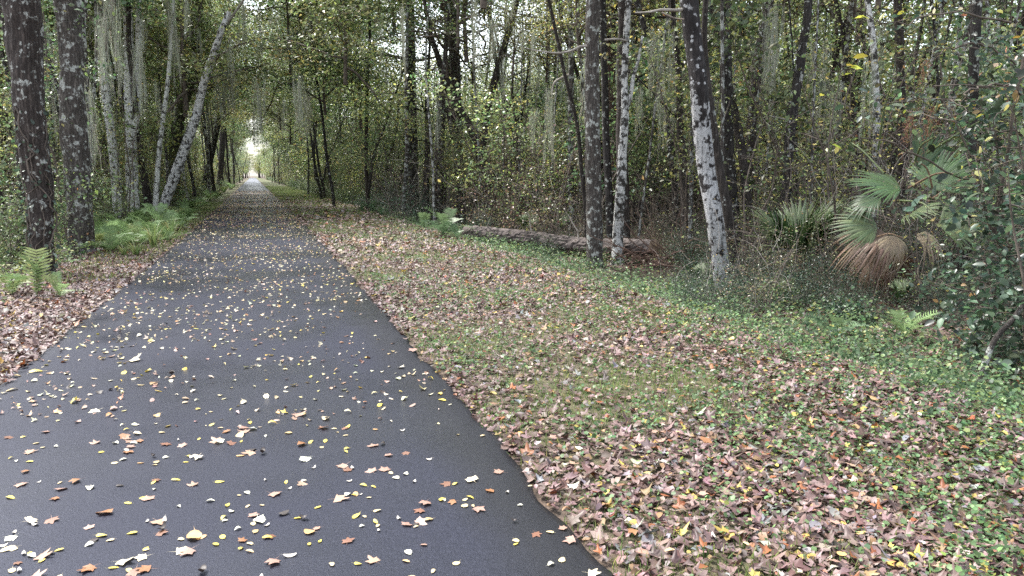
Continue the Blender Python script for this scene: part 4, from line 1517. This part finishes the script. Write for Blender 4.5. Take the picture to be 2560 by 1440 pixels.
def fern(px, py, label, s=1.0, n=9, seed=1, meshes=FERN, group=None, tilt=(.35, 1.25)):
    B = at(px, py)
    e = empty('fern', B, label, 'fern', group)
    g = np.random.default_rng(seed)
    for i in range(n):
        a_ = i * 2.4 + g.uniform(-.3, .3)
        t = g.uniform(*tilt)
        o = link('frond', meshes[int(g.integers(0, len(meshes)))], e)
        o.rotation_euler = (math.pi / 2 - t, g.normal(0, .15), a_)
        sc_ = s * g.uniform(.7, 1.2)
        o.scale = (sc_, sc_, sc_)
    return e


flist = []
for i, (px, py, s) in enumerate([(258, 600, 1.1), (300, 590, 1.15), (275, 630, 1.0), (330, 606, 1.1), (345, 575, 1.1), (372, 592, 1.0), (395, 560, 1.2), (440, 560, 1.0), (450, 540, 1.1), (420, 606, .8), (310, 560, 1.2),
                                (525, 505, 1.2), (505, 515, 1.1), (480, 530, 1.1), (545, 494, 1.2), (560, 484, 1.3), (580, 474, 1.3), (470, 552, .9), (240, 575, 1.1), (365, 560, 1.1),
                                (262, 618, .9), (288, 612, 1.0), (318, 622, .9), (352, 612, .9), (405, 582, 1.0), (385, 604, .8), (428, 578, .9), (455, 566, .8), (270, 580, 1.2), (322, 585, 1.2), (462, 530, 1.0), (495, 520, .9), (535, 500, 1.0), (232, 605, .9)]):
    flist.append((px, fern(px, py, '-', s * .95, 16, 20 + i, FERN, 'ferns along the left edge of the path'), 'light green'))
for i, t in enumerate(sorted(flist, key=lambda t: t[0])):
    t[1]['label'] = '%s fern from the left in the row along the left path edge' % ORD[i]
fern(92, 742, 'single upright fern frond standing before the thick vine-hung trunk', 1.1, 3, 41, FERN, tilt=(.05, .3))
fern(30, 740, 'yellow-green fern low at the far left picture edge', .8, 8, 42)
fern(150, 745, 'small fern between litter and the thick vine-hung trunk', .55, 7, 43)
fern(1108, 592, 'bushy blue-green fern at the near end of the fallen log', 1.2, 14, 44, FERN_B)
fern(1060, 574, 'small grey-green fern left of the bushy one by the log', .9, 10, 45, FERN_B)
fern(1140, 600, 'low fern touching the cut end of the fallen log', .7, 8, 46, FERN_B)
fern(2090, 850, 'fern spreading low at the shaded verge below the palmetto', .7, 9, 47, FERN_B)
fern(2260, 850, 'fern with light fronds under the tiny palmetto sprout', .65, 9, 48, FERN)
fern(2330, 960, 'small fern at the foot of the dark bushes by the right edge', .5, 8, 49, FERN_B)


def blade_clump_mesh(seed, n=46, L=.75, w=.009, pal=None, lean=.5):
    g = np.random.default_rng(seed)
    pal = pal or [((.20, .27, .10), 3), ((.28, .34, .14), 2), ((.42, .40, .15), .7)]
    mb = MB()
    for i in range(n):
        a_ = g.uniform(0, 6.28)
        l = L * g.uniform(.5, 1.1)
        m = 7
        s = np.linspace(0, 1, m)
        t = g.uniform(.15, lean)
        r = l * (t * s + .55 * s ** 2.6 * g.uniform(.3, 1.1))
        z = l * (s - .45 * s ** 3 * g.uniform(.4, 1.3))
        P = np.column_stack([np.cos(a_) * r + g.normal(0, .03), np.sin(a_) * r + g.normal(0, .03), z])
        sd = np.array([-math.sin(a_), math.cos(a_), 0]) * w
        wd = np.interp(s, [0, .4, 1], [.7, 1, .05])[:, None]
        V = np.concatenate([P - sd * wd, P + sd * wd])
        j = np.arange(m - 1)
        mb.add(V, f4=np.stack([j, j + 1, j + 1 + m, j + m], -1), col=pick(pal, 1, g)[0])
    return mb.mesh('grass_clump', M_GRASS)


GCL = [blade_clump_mesh(821), blade_clump_mesh(822, 60, .7, .008, [((.10, .18, .09), 2), ((.16, .25, .13), 2)], .8), blade_clump_mesh(823, 30, .5, .014)]
for (px, py, k_, s, lb) in [(385, 620, 0, 1.1, 'clump of long arching grass blades in front of the leaning white trunk'), (340, 640, 2, .9, 'broad-bladed pale grass tuft at the litter edge below the ferns'),
                            (430, 596, 0, 1.0, 'arching grass tuft nearest the asphalt below the leaning white trunk'), (310, 640, 2, .7, 'small broad-bladed tuft left of the pale grass tuft'),
                            (930, 530, 1, 1.5, 'dark green grass clump at the wood edge left of the lone dark trunk'), (955, 540, 1, 1.0, 'smaller grass clump right of the dark green one'),
                            (905, 528, 1, 1.0, 'low grass clump left of the dark green one'), (855, 487, 1, 1.4, 'far grass clump below the two far palmettos')]:
    o = tag(link('grass_clump', GCL[k_], None, at(px, py)), lb, 'grass clump')
    o.scale = (s, s, s)

# ================================================================= NEAR SHRUBS ON THE RIGHT
slist = [(2640, 905, 5.2, 61, 3.4, PAL_DARK, .105, 'dark evergreen shrub towering at the right picture edge'),
         (2500, 900, 0, 62, 1.6, PAL_DARK, .06, 'dark leafy bush right of the large fan palmetto'),
         (2640, 1000, 0, 63, 2.3, PAL_DARK, .09, 'nearest dark bush cut off by the right picture edge'),
         (2120, 800, 0, 64, .4, PAL_DARK, .05, 'low dark bush below the young palmetto blades'),
         (2610, 850, 0, 65, 3.2, PAL_GREEN, .075, 'tall green shrub screening the blotched trunk near the right edge'),
         (1945, 765, 0, 66, .4, PAL_OLIVE, .05, 'low leafy bush between the leaning trunk and the palmetto')]
for (px, py, _, sd_, h_, pal, ls, lb) in slist:
    B = at(px, py)
    e = empty('shrub', B, lb, 'shrub')
    g = np.random.default_rng(sd_)
    st, fo = MB(), MB()
    ctr = []
    for s_ in range(6):
        a_ = g.uniform(0, 6.28)
        P = wander((g.normal(0, .08), g.normal(0, .08), -.1), (math.cos(a_) * .35, math.sin(a_) * .35, 1), h_ * g.uniform(.7, 1.1), 8, g, .12, .02)
        limb(st, P, .014 + .004 * h_, .004, 6, n=20)
        for b2 in range(9):
            t0 = int(g.integers(1, 9))
            a2 = g.uniform(0, 6.28)
            Q = wander(P[t0], (math.cos(a2), math.sin(a2), g.uniform(-.2, .5)), h_ * .34 * g.uniform(.5, 1.1), 5, g, .22, -.04)
            limb(st, Q, .007, .002, 4)
            ctr += [Q[2], Q[3], Q[4], Q[5]]
    leaves_at(fo, ctr, 9, .10 + .022 * h_, ls, pal, g, .8, .6, mat=0, tmpl=(LF6_V, LF6_F))
    link('stems', st.mesh('shrub_stems', M_TWIG), e)
    link('foliage', fo.mesh('shrub_foliage', M_LEAF), e)

# overhanging sapling with large yellow and green leaves, upper right
sp_list = [(2440, 1005, [(2440, 1005, 17), (2455, 930, 15), (2490, 850, 13), (2535, 790, 12), (2600, 700, 10)], 'bare grey sapling leaning out of the dark bushes at the right'),
           ]
for (px, py, pts, lb) in sp_list:
    tree('leaning_sapling', lb, pts, B_LICH, None, 3, 9, 71, catg='sapling', stub=True)
B = at(2440, 860)
D = (B - CAM) @ WH
e = empty('overhanging_sapling', B, 'tall thin sapling with arching dark twigs and big yellow leaves, upper right', 'sapling')
g = np.random.default_rng(91)
st, fo = MB(), MB()
ctr = []
for pts in [[(2440, 860, 10), (2470, 600, 9), (2490, 330, 8), (2520, 60, 7), (2540, -80, 5)],
            [(2560, 232, 8), (2500, 224, 8), (2440, 222, 7), (2390, 228, 5), (2340, 250, 3)],
            [(2600, 335, 6), (2520, 333, 5), (2440, 328, 4), (2400, 332, 2)],
            [(2520, 60, 6), (2400, 40, 5), (2300, 50, 4), (2200, 75, 3), (2110, 60, 2)],
            [(2540, 160, 5), (2450, 120, 5), (2350, 130, 4), (2270, 150, 2)],
            [(2480, 480, 6), (2380, 440, 5), (2250, 385, 5), (2180, 360, 4), (2100, 355, 3)],
            [(2480, 300, 5), (2400, 280, 4), (2330, 300, 3), (2250, 290, 2)],
            [(2500, 600, 5), (2470, 480, 4), (2420, 400, 3), (2380, 380, 2)]]:
    QP, QR = px_path(pts, D)
    QP = spline(QP, 14) + np.outer(np.linspace(0, -.5, 14), WH) + g.normal(0, .02, (14, 3))
    v, q = tube(QP - B, np.maximum(np.interp(np.linspace(0, 1, 14), np.linspace(0, 1, len(QR)), QR), .003), 5)
    st.add(v, f4=q)
    for t0 in range(2, 14, 2) if pts[0][0] != 2480 or pts[0][1] != 480 else ():
        a2 = g.uniform(0, 6.28)
        Q = wander(QP[t0] - B, (math.cos(a2), math.sin(a2), g.uniform(-.4, .4)), g.uniform(.2, .55), 4, g, .25, -.05)
        limb(st, Q, .004, .0015, 3)
        ctr += [Q[2], Q[4]]
leaves_at(fo, ctr, 7, .12, .07, PAL_DARK + [((.45, .42, .08), .8), ((.5, .5, .35), .4), ((.3, .15, .08), .5)], g, .8, .5, mat=0, tmpl=(LF6_V, LF6_F))
bl = [on_plane(*p_, D - .4) - B for p_ in [(2130, 160), (2165, 45), (2140, 150), (2120, 170), (2060, 235), (2085, 370), (2110, 190), (2200, 30), (2150, 35), (2100, 365)]]
leaves_at(fo, np.array(bl), 1, .03, .13, [((.55, .48, .10), 2), ((.62, .62, .42), 1), ((.40, .45, .12), 1)], g, .8, .4, mat=0, tmpl=(LF6_V, LF6_F))
link('stems', st.mesh('sapling_stems', M_TWIG), e)
link('foliage', fo.mesh('sapling_foliage', M_LEAF), e)

# rusty dead needles caught on the twigs
RUST = make_moss(620, .45, .05, 60, .003, [((.24, .13, .09), 2), ((.18, .09, .06), 1)], 3)
for i, (px, py, s, lb) in enumerate([(2345, 250, 1.3, 'upper clump of rusty dead needles caught in the branches'), (2330, 130, 1.0, 'topmost clump of rusty dead needles in the upper right'), (2290, 270, 1.1, 'lower left clump of rusty dead needles above the palmetto')]):
    o = tag(link('dead_needles', RUST, None, on_plane(px, py, D - .2)), lb, 'needles', 'clumps of rusty dead needles')
    o.scale = (s, s, s)

# ================================================================= GROUND COVER (kind stuff)
def in_frame(x, y, m=60):
    z = surf(x, y)
    v = np.column_stack([x, y, z]) - CAM
    w = v @ CW
    u = 1280 + F * (v @ CR) / np.maximum(w, .05)
    t = 720 - F * (v @ CU) / np.maximum(w, .05)
    return (w > .4) & (u > -m) & (u < 2560 + m) & (t < 1440 + m)


def sample_strip(r0, r1, y0, y1, n, side, power=1.0):
    """n points between two distances from the path edge; denser towards y0"""
    u = rng.random(n)
    y = y0 * (y1 / y0) ** (u ** power)
    r = rng.uniform(r0, r1, n)
    x = xc(y) + side * (HALF + r)
    k = in_frame(x, y)
    return x[k], y[k]


def patch(x, y, f=1.0, ph=0.0):
    return (np.sin(1.9 * f * x + 1.3 * f * y + ph) + np.sin(2.7 * f * y - 1.1 * f * x + 2 * ph + 1) + np.sin(.9 * f * x - .7 * f * y + 3 * ph)) / 3


gl = np.random.default_rng(900)
OVALS = [oval_leaf(gl, .30, 7), oval_leaf(gl, .36, 7, .16), oval_leaf(gl, .42, 7, .2), oval_leaf(gl, .22, 7, .15)]
LOBED = [lobed_leaf(gl), lobed_leaf(gl, 5, .16), lobed_leaf(gl, 5, .22)]
PAL_LIT = [((.12, .072, .06), 4), ((.18, .115, .105), 5), ((.245, .17, .155), 3), ((.065, .037, .03), 4), ((.19, .18, .185), 1), ((.28, .17, .09), 1), ((.42, .32, .08), .5), ((.28, .10, .04), .6), ((.40, .35, .29), .4)]
PAL_PATH = [((.60, .53, .38), 5), ((.56, .46, .24), 3), ((.60, .47, .10), 1.3), ((.36, .23, .17), 2.0), ((.22, .11, .07), 1), ((.48, .27, .12), .8), ((.05, .035, .03), .6)]


def litter(mb, x, y, s0, s1, pal, tilt=.25, lift=.0, lobed=.3, zf=None):
    n = len(x)
    z = (zf or surf)(x, y) + lift
    s = rng.uniform(s0, s1, n) * rng.choice([.7, 1, 1, 1.35], n)
    R = eul(rng.normal(0, tilt, n), rng.normal(0, tilt, n), rng.uniform(0, 6.28, n))
    c = pick(pal, n, rng, .2)
    kind = rng.random(n) < lobed
    for sel, tm in ((~kind, OVALS), (kind, LOBED)):
        ix = np.where(sel)[0]
        for i, tpl in enumerate(tm):
            k = ix[i::len(tm)]
            f = 1.45 if tm is LOBED else 1.0
            scatter(mb, tpl[0], tpl[1], np.column_stack([x[k], y[k], z[k] + s[k] * .03 + .002]), R[k], s[k] * f, c[k])


# litter on the right shoulder
mb = MB()
x, y = sample_strip(.01, 3.9, 1.7, 60, 76000, 1)
k = rng.random(len(x)) < .62 + .5 * patch(x, y)
k &= rng.random(len(x)) < 1 - .72 * sst(13, 30, y + 5 * patch(x, y, .35, 2)) - .2 * sst(40, 58, y)
x, y = x[k], y[k]
for lo, hi, f_ in ((0, 8, 1.0), (8, 14, 1.25), (14, 22, 1.7), (22, 60, 2.3)):
    k = (y >= lo) & (y < hi)
    litter(mb, x[k], y[k], .026 * f_, .055 * f_, PAL_LIT, .2, .012 + .004 * f_)
x, y = sample_strip(2.0, 4.6, 2.2, 26, 9000, 1)
litter(mb, x, y, .028, .06, PAL_LIT, .25, .045)
x, y = sample_strip(3.6, 8, 3, 30, 9000, 1)
litter(mb, x, y, .05, .09, PAL_LIT, .35, .01)
tag(link('verge_leaf_litter', mb.mesh('verge_leaf_litter', M_LITTER)), 'brown and pink fallen leaves covering the right grass shoulder', 'leaf litter', kind='stuff')
# litter on the left shoulder
mb = MB()
x, y = sample_strip(-.04, 1.5, 4.5, 34, 20000, -1)
litter(mb, x, y, .03, .06, PAL_LIT, .35, .012)
x, y = sample_strip(1.3, 5, 6, 30, 9000, -1)
litter(mb, x, y, .05, .09, PAL_LIT, .35, .01)
tag(link('bank_leaf_litter', mb.mesh('bank_leaf_litter', M_LITTER)), 'brown fallen leaves banked along the left edge of the path', 'leaf litter', kind='stuff')


# grass, clover and herbs
GB_V = np.array([(-.5, 0, 0), (.5, 0, 0), (-.4, .12, .55), (.4, .12, .55), (0, .45, 1)])
GB_F = np.array([(0, 1, 3), (0, 3, 2), (2, 3, 4)])
CL_V = np.vstack([np.array([(0, 0, 0), (-.5, .35, .1), (-.28, .95, .0), (.28, .95, .0), (.5, .35, .1)])])
CL_F = np.array([(0, 4, 3), (0, 3, 2), (0, 2, 1)])
PAL_TURF = [((.11, .17, .05), 3), ((.17, .24, .075), 3), ((.25, .30, .09), 2), ((.34, .32, .12), .8)]
PAL_HERB = [((.10, .18, .075), 3), ((.16, .26, .11), 3), ((.22, .32, .14), 1.5), ((.24, .28, .07), 1)]


def grass(mb, x, y, h0, h1, w, pal):
    n = len(x)
    h = rng.uniform(h0, h1, n)
    R = eul(rng.normal(0, .25, n), rng.normal(0, .25, n), rng.uniform(0, 6.28, n))
    wd = w * rng.uniform(.7, 1.4, n)
    scatter(mb, GB_V, GB_F, np.column_stack([x, y, gz(x, y) - .004]), R, np.column_stack([wd, h * .8, h]), pick(pal, n, rng, .2))


mb = MB()
x, y = sample_strip(.02, 3.9, 1.7, 110, 150000, 1)
k = rng.random(len(x)) < np.clip(.26 - .75 * patch(x, y) + .2 * sst(1.8, 3.2, x - xc(y) - HALF) + .45 * sst(17, 28, y), .04, 1)
x, y = x[k], y[k]
sz = np.clip(y / 9, .75, 3.0)
for lo, hi in ((0, 6), (6, 14), (14, 26), (26, 48), (48, 200)):
    k = (y >= lo) & (y < hi)
    f = (1, 1.1, 1.3, 1.7, 3.0)[(0, 6, 14, 26, 48).index(lo)]
    grass(mb, x[k], y[k], .02, .075 * (f ** .4), .0045 * f, PAL_TURF)
x, y = sample_strip(0, 1.3, 12, 45, 16000, -1)
k = rng.random(len(x)) < .35 - .5 * patch(x, y) + .4 * sst(16, 24, y)
grass(mb, x[k], y[k], .03, .12, .009, PAL_TURF)
tag(link('verge_grass', mb.mesh('verge_grass', M_GRASS)), 'thin green grass growing through the leaves on the shoulders', 'grass', kind='stuff')

# clover-like broad leaves low in the turf, then knee-high herbs at the wood edge
mb = MB()


def herbs(mb, x, y, h, size, pal, tilt=.45):
    n = len(x)
    z = gz(x, y) + rng.uniform(.1, 1, n) * h
    R = eul(rng.normal(0, tilt, n), rng.normal(0, tilt, n), rng.uniform(0, 6.28, n))
    scatter(mb, CL_V, CL_F, np.column_stack([x, y, z]), R, size * rng.uniform(.6, 1.4, n), pick(pal, n, rng, .2))


def clumps(x, y, n, rad):
    """each point becomes a small plant of n leaves"""
    k_ = len(x)
    rr = rad * rng.uniform(.5, 1.5, k_)
    X_ = np.repeat(x, n) + rng.normal(0, 1, k_ * n) * np.repeat(rr, n)
    Y_ = np.repeat(y, n) + rng.normal(0, 1, k_ * n) * np.repeat(rr, n)
    H_ = np.repeat(rng.uniform(.4, 1.7, k_) ** 1.3, n)
    return X_, Y_, H_


cx_, cy_ = sample_strip(.1, 3.6, 1.7, 26, 5200, 1)
k = rng.random(len(cx_)) < np.clip(.28 - .8 * patch(cx_, cy_, 1.0, 1.0) + .42 * sst(1.3, 3.0, cx_ - xc(cy_) - HALF), .03, 1)
cx_, cy_, ch_ = clumps(cx_[k], cy_[k], 16, .06)
k = cx_ - xc(cy_) > HALF + .02
herbs(mb, cx_[k], cy_[k], .07 * ch_[k], .021, PAL_HERB + [((.06, .11, .045), 3)])
cx_, cy_ = sample_strip(2.5, 6.5, 2.4, 30, 2200, 1)
r_ = cx_ - xc(cy_) - HALF
k = (rng.random(len(cx_)) < np.clip(.75 * sst(2.7, 4.0, r_) - .5 * patch(cx_, cy_, .8, 3) - .5 * patch(cx_, cy_, 2.3, 5), .02, 1)) & (np.hypot(cx_ - HOLLOW[0], cy_ - HOLLOW[1]) > 1.0)
cx_, cy_, ch_ = clumps(cx_[k], cy_[k], 22, .12)
herbs(mb, cx_, cy_, .22 * ch_ * (.5 + .5 * sst(2.4, 3.8, cx_ - xc(cy_) - HALF)), .03, [((.05, .09, .045), 4), ((.09, .15, .07), 4), ((.15, .23, .11), 2), ((.24, .30, .12), .7)], .55)
x, y = sample_strip(.05, 3.4, 1.7, 24, 30000, 1)
k = rng.random(len(x)) < np.clip(.22 - .8 * patch(x, y, 1.3, 1.0) + .2 * sst(1.5, 3.0, x - xc(y) - HALF), .02, 1)
herbs(mb, x[k], y[k], .05, .019, PAL_HERB)
x, y = sample_strip(1.6, 5.6, 2.2, 34, 42000, 1)
r_ = x - xc(y) - HALF
pp = .55 * patch(x, y, 1.1, 2) + .45 * patch(x, y, 3.1, 4)
k = rng.random(len(x)) < np.clip(-.05 + .7 * sst(2.5, 4.0, r_ + .8 * patch(x, y, .9, 1)) - .35 * sst(4.2, 5.6, r_) - .75 * pp, 0, 1) * (np.hypot(x - HOLLOW[0], y - HOLLOW[1]) > 1.0)
hh_ = np.clip(sst(2.2, 3.9, r_) * (.16 - .34 * patch(x, y, 1.7, 3) * (patch(x, y, 1.7, 3) < 0)), 0, .5) + .03
for lo, hi, sz_ in ((0, 7, .023), (7, 14, .028), (14, 60, .036)):
    q_ = k & (y >= lo) & (y < hi)
    herbs(mb, x[q_], y[q_], hh_[q_], sz_, PAL_HERB + [((.06, .10, .045), 3)])
x, y = sample_strip(5.0, 10, 4, 34, 16000, 1)
k = rng.random(len(x)) < .35 - .6 * patch(x, y, .6, 4)
herbs(mb, x[k], y[k], .22, .045, PAL_HERB + PAL_OLIVE)
x, y = sample_strip(1.1, 5, 6, 30, 34000, -1)
k = rng.random(len(x)) < np.clip(.45 - .6 * patch(x, y, .9, 5), .05, 1) * (.3 + .7 * sst(1.2, 2.0, xc(y) - HALF - x))
herbs(mb, x[k], y[k], .32, .045, PAL_HERB + PAL_OLIVE)
tag(link('ground_cover', mb.mesh('ground_cover', M_GRASS)), 'low leafy green ground cover along the edge of the woods', 'ground cover', kind='stuff')

# ================================================================= LEAVES ON THE ASPHALT
x, y = [], []
# 70 to the square metre near, thicker farther on
for (ya, yb, dens) in ((1.6, 4, 62), (4, 9, 95), (9, 20, 88), (20, 40, 62), (40, 75, 40)):
    n = int((yb - ya) * 2.94 * dens)
    y_ = rng.uniform(ya, yb, n)
    y.append(y_)
    x.append(xc(y_) + rng.uniform(-.985, .985, n) * HALF)
x, y = np.concatenate(x), np.concatenate(y)
keep = rng.random(len(x)) < np.clip(.78 + .6 * patch(x, y, 1.6, 6) - .45 * sst(.35, .85, (x - xc(y)) / HALF) * (y < 9), .1, 1)
keep &= in_frame(x, y, 30)
x, y = x[keep], y[keep]
depth = (x * WH[0] + y * WH[1])
order = np.argsort(depth)
N_IND = 190
ind, rest = order[:N_IND], order[N_IND:]
mb = MB()
xr, yr = x[rest], y[rest]
far = yr > 22
litter(mb, xr[~far], yr[~far], .021, .042, PAL_PATH, .22, .001, .16)
litter(mb, xr[far], yr[far], .035, .07, PAL_PATH[1:] + [((.36, .23, .19), 5)], .2, .001, .2)
tag(link('path_leaf_litter', mb.mesh('path_leaf_litter', M_LITTER)), 'scattered yellow and cream leaves over the farther asphalt', 'leaf litter', kind='stuff')

# the nearest leaves, each an object
KINDS = []
for nm, words_, pal, shapes, s0, s1, wt in [
        ('pale_leaf', 'small pale cream oval leaf', [((.60, .53, .38), 3), ((.68, .64, .53), 1.5), ((.56, .46, .26), 2)], 'o', .024, .042, 5),
        ('yellow_leaf', 'yellow oval leaf', [((.66, .52, .10), 2), ((.55, .46, .10), 1), ((.62, .56, .2), 1)], 'o', .028, .05, 2),
        ('brown_leaf', 'pinkish-brown lobed leaf', [((.36, .23, .17), 2), ((.42, .28, .22), 1)], 'l', .045, .075, 1.5),
        ('rust_leaf', 'rust-brown curled lobed leaf', [((.30, .14, .06), 2), ((.20, .09, .05), 1)], 'l', .04, .07, 1.2),
        ('cream_lobed_leaf', 'pale cream lobed leaf', [((.75, .68, .48), 1), ((.8, .76, .62), 1)], 'l', .045, .07, .8),
        ('blackened_leaf', 'blackened shrivelled leaf', [((.04, .03, .026), 1)], 'o', .03, .05, .7),
        ('tan_leaf', 'orange-tan oval leaf', [((.52, .33, .14), 1), ((.56, .40, .2), 1)], 'o', .03, .055, 1)]:
    ms = []
    for i in range(4):
        g = np.random.default_rng(1000 + len(KINDS) * 7 + i)
        v, f_ = oval_leaf(g, g.uniform(.24, .42), 11, .14) if shapes == 'o' else lobed_leaf(g, 5, g.uniform(.05, .2))
        if nm == 'blackened_leaf':
            v[:, 2] *= 2.5
        if shapes == 'l':
            v = v * 1.35
        ms.append(MB().add(v, f3=f_, col=pick(pal, 1, g, .08)[0]).mesh(nm, M_LITTER))
    KINDS.append((nm, words_, ms, s0, s1, wt))
wts = np.array([k_[5] for k_ in KINDS])


FALLEN = []


def leaf_object(x, y, z, kind, where, group, tilt=.12, size=None):
    nm, words_, ms, s0, s1, _ = KINDS[kind]
    o = link(nm, random.choice(ms), None, (x, y, z))
    s = size or random.uniform(s0, s1)
    s *= .88
    o.scale = (s * random.uniform(.85, 1.15), s, s * random.uniform(.35, .95))
    o.rotation_euler = (random.gauss(0, tilt), random.gauss(0, tilt), random.uniform(0, 6.28))
    tag(o, '-', 'leaf', group)
    u_, v_ = pix((x, y, z))
    FALLEN.append((where, words_, v_, u_, o))


# leaves read off the photograph: x, y, kind, length in pixels
SEEN = [(148, 1380, 1, 30), (450, 1385, 4, 55), (485, 1350, 6, 50), (330, 1338, 1, 38), (255, 1345, 1, 34), (395, 1310, 2, 50), (262, 1290, 3, 52), (225, 1325, 2, 32), (130, 1305, 3, 46), (75, 1310, 4, 40),
        (365, 1378, 1, 24), (320, 1263, 1, 24), (560, 1300, 1, 26), (625, 1365, 0, 22), (20, 1378, 0, 44), (80, 1395, 0, 30), (30, 1432, 0, 28), (45, 1412, 3, 28), (220, 1430, 3, 54), (340, 1435, 3, 56),
        (765, 1152, 4, 44), (715, 1210, 1, 18), (865, 1133, 1, 16), (668, 1350, 1, 30), (800, 1358, 1, 22), (685, 1410, 2, 56), (725, 1395, 0, 40), (895, 1415, 1, 24), (935, 1408, 2, 44), (1020, 1385, 0, 32),
        (1060, 1365, 2, 24), (1140, 1412, 0, 26), (890, 1295, 1, 36), (1052, 1280, 3, 38), (997, 1300, 0, 18), (945, 1318, 0, 18), (1040, 1320, 0, 17), (905, 1320, 0, 16), (1105, 1250, 1, 36), (1175, 1245, 1, 26),
        (1162, 1266, 0, 28), (1120, 1212, 3, 40), (965, 1178, 2, 46), (870, 1240, 0, 24), (902, 1240, 0, 12), (745, 1300, 1, 24), (710, 1290, 5, 34), (795, 1325, 2, 34), (630, 1130, 5, 34), (600, 1093, 6, 40),
        (632, 1296, 2, 40), (550, 1210, 1, 28), (440, 1205, 1, 26), (385, 1210, 1, 26), (465, 1160, 1, 16), (495, 1150, 4, 40), (225, 1225, 0, 30), (155, 1228, 2, 40), (50, 1215, 2, 44), (25, 1248, 1, 32),
        (1340, 1335, 3, 36), (1375, 1330, 0, 26), (1410, 1320, 2, 34), (1430, 1350, 2, 48), (1290, 1353, 0, 30), (1325, 1214, 0, 14), (1300, 1263, 0, 16), (1405, 1400, 0, 28), (1378, 1412, 0, 24), (1250, 1180, 2, 42),
        (430, 940, 5, 26), (745, 1040, 2, 50), (1035, 876, 2, 34), (310, 935, 1, 30), (330, 905, 4, 50), (90, 930, 1, 36), (30, 975, 6, 34), (950, 1015, 1, 30), (870, 1070, 1, 28), (240, 1030, 4, 40), (1105, 1000, 1, 26)]
for (px, py, kd, w_) in SEEN:
    d3 = ray(px, py)
    t_ = -(CAM[2] - .004) / d3[2]
    p_ = CAM + d3 * t_
    s = w_ / F * t_ * (.95 if kd in (0, 1, 5, 6) else .8)
    leaf_object(p_[0], p_[1], float(pz(p_[0], p_[1])) + .003, kd, 'on near asphalt', 'leaves fallen on the near part of the path', .12, s)
for i in ind:
    leaf_object(x[i], y[i], float(pz(x[i], y[i])) + .003, int(rng.choice(7, p=wts / wts.sum())), 'on near asphalt', 'leaves fallen on the near part of the path')
# the nearest large leaves on the shoulder
wv = np.array([.8, 1.3, 5, 1.4, .7, .3, 1.2])
n_ = 0
while n_ < 44:
    px, py = random.uniform(1350, 2560), random.uniform(1080, 1440)
    p_ = at(px, py)
    if p_[0] - float(xc(p_[1])) < HALF + .05:
        continue
    leaf_object(p_[0], p_[1], p_[2] + .035, int(rng.choice(7, p=wv / wv.sum())), 'on near shoulder', 'large leaves on the near shoulder', .14)
    n_ += 1

# single each leaf out: its kind, its strip of ground and its place in that strip
STRIPS = [(1365, 'lowest strip'), (1290, 'second strip up'), (1215, 'third strip up'), (1140, 'fourth strip up'), (1065, 'fifth strip up'), (-1, 'farther strips')]
bins = {}
for (where, words_, v_, u_, o) in FALLEN:
    st_ = next(n for lim, n in STRIPS if v_ >= lim)
    bins.setdefault((where, words_, st_), []).append((u_, o))
for (where, words_, st_), l_ in bins.items():
    for i, (u_, o) in enumerate(sorted(l_, key=lambda t: t[0])):
        o['label'] = '%s %s from left %s, %s' % (ORD[i], words_, where, st_)
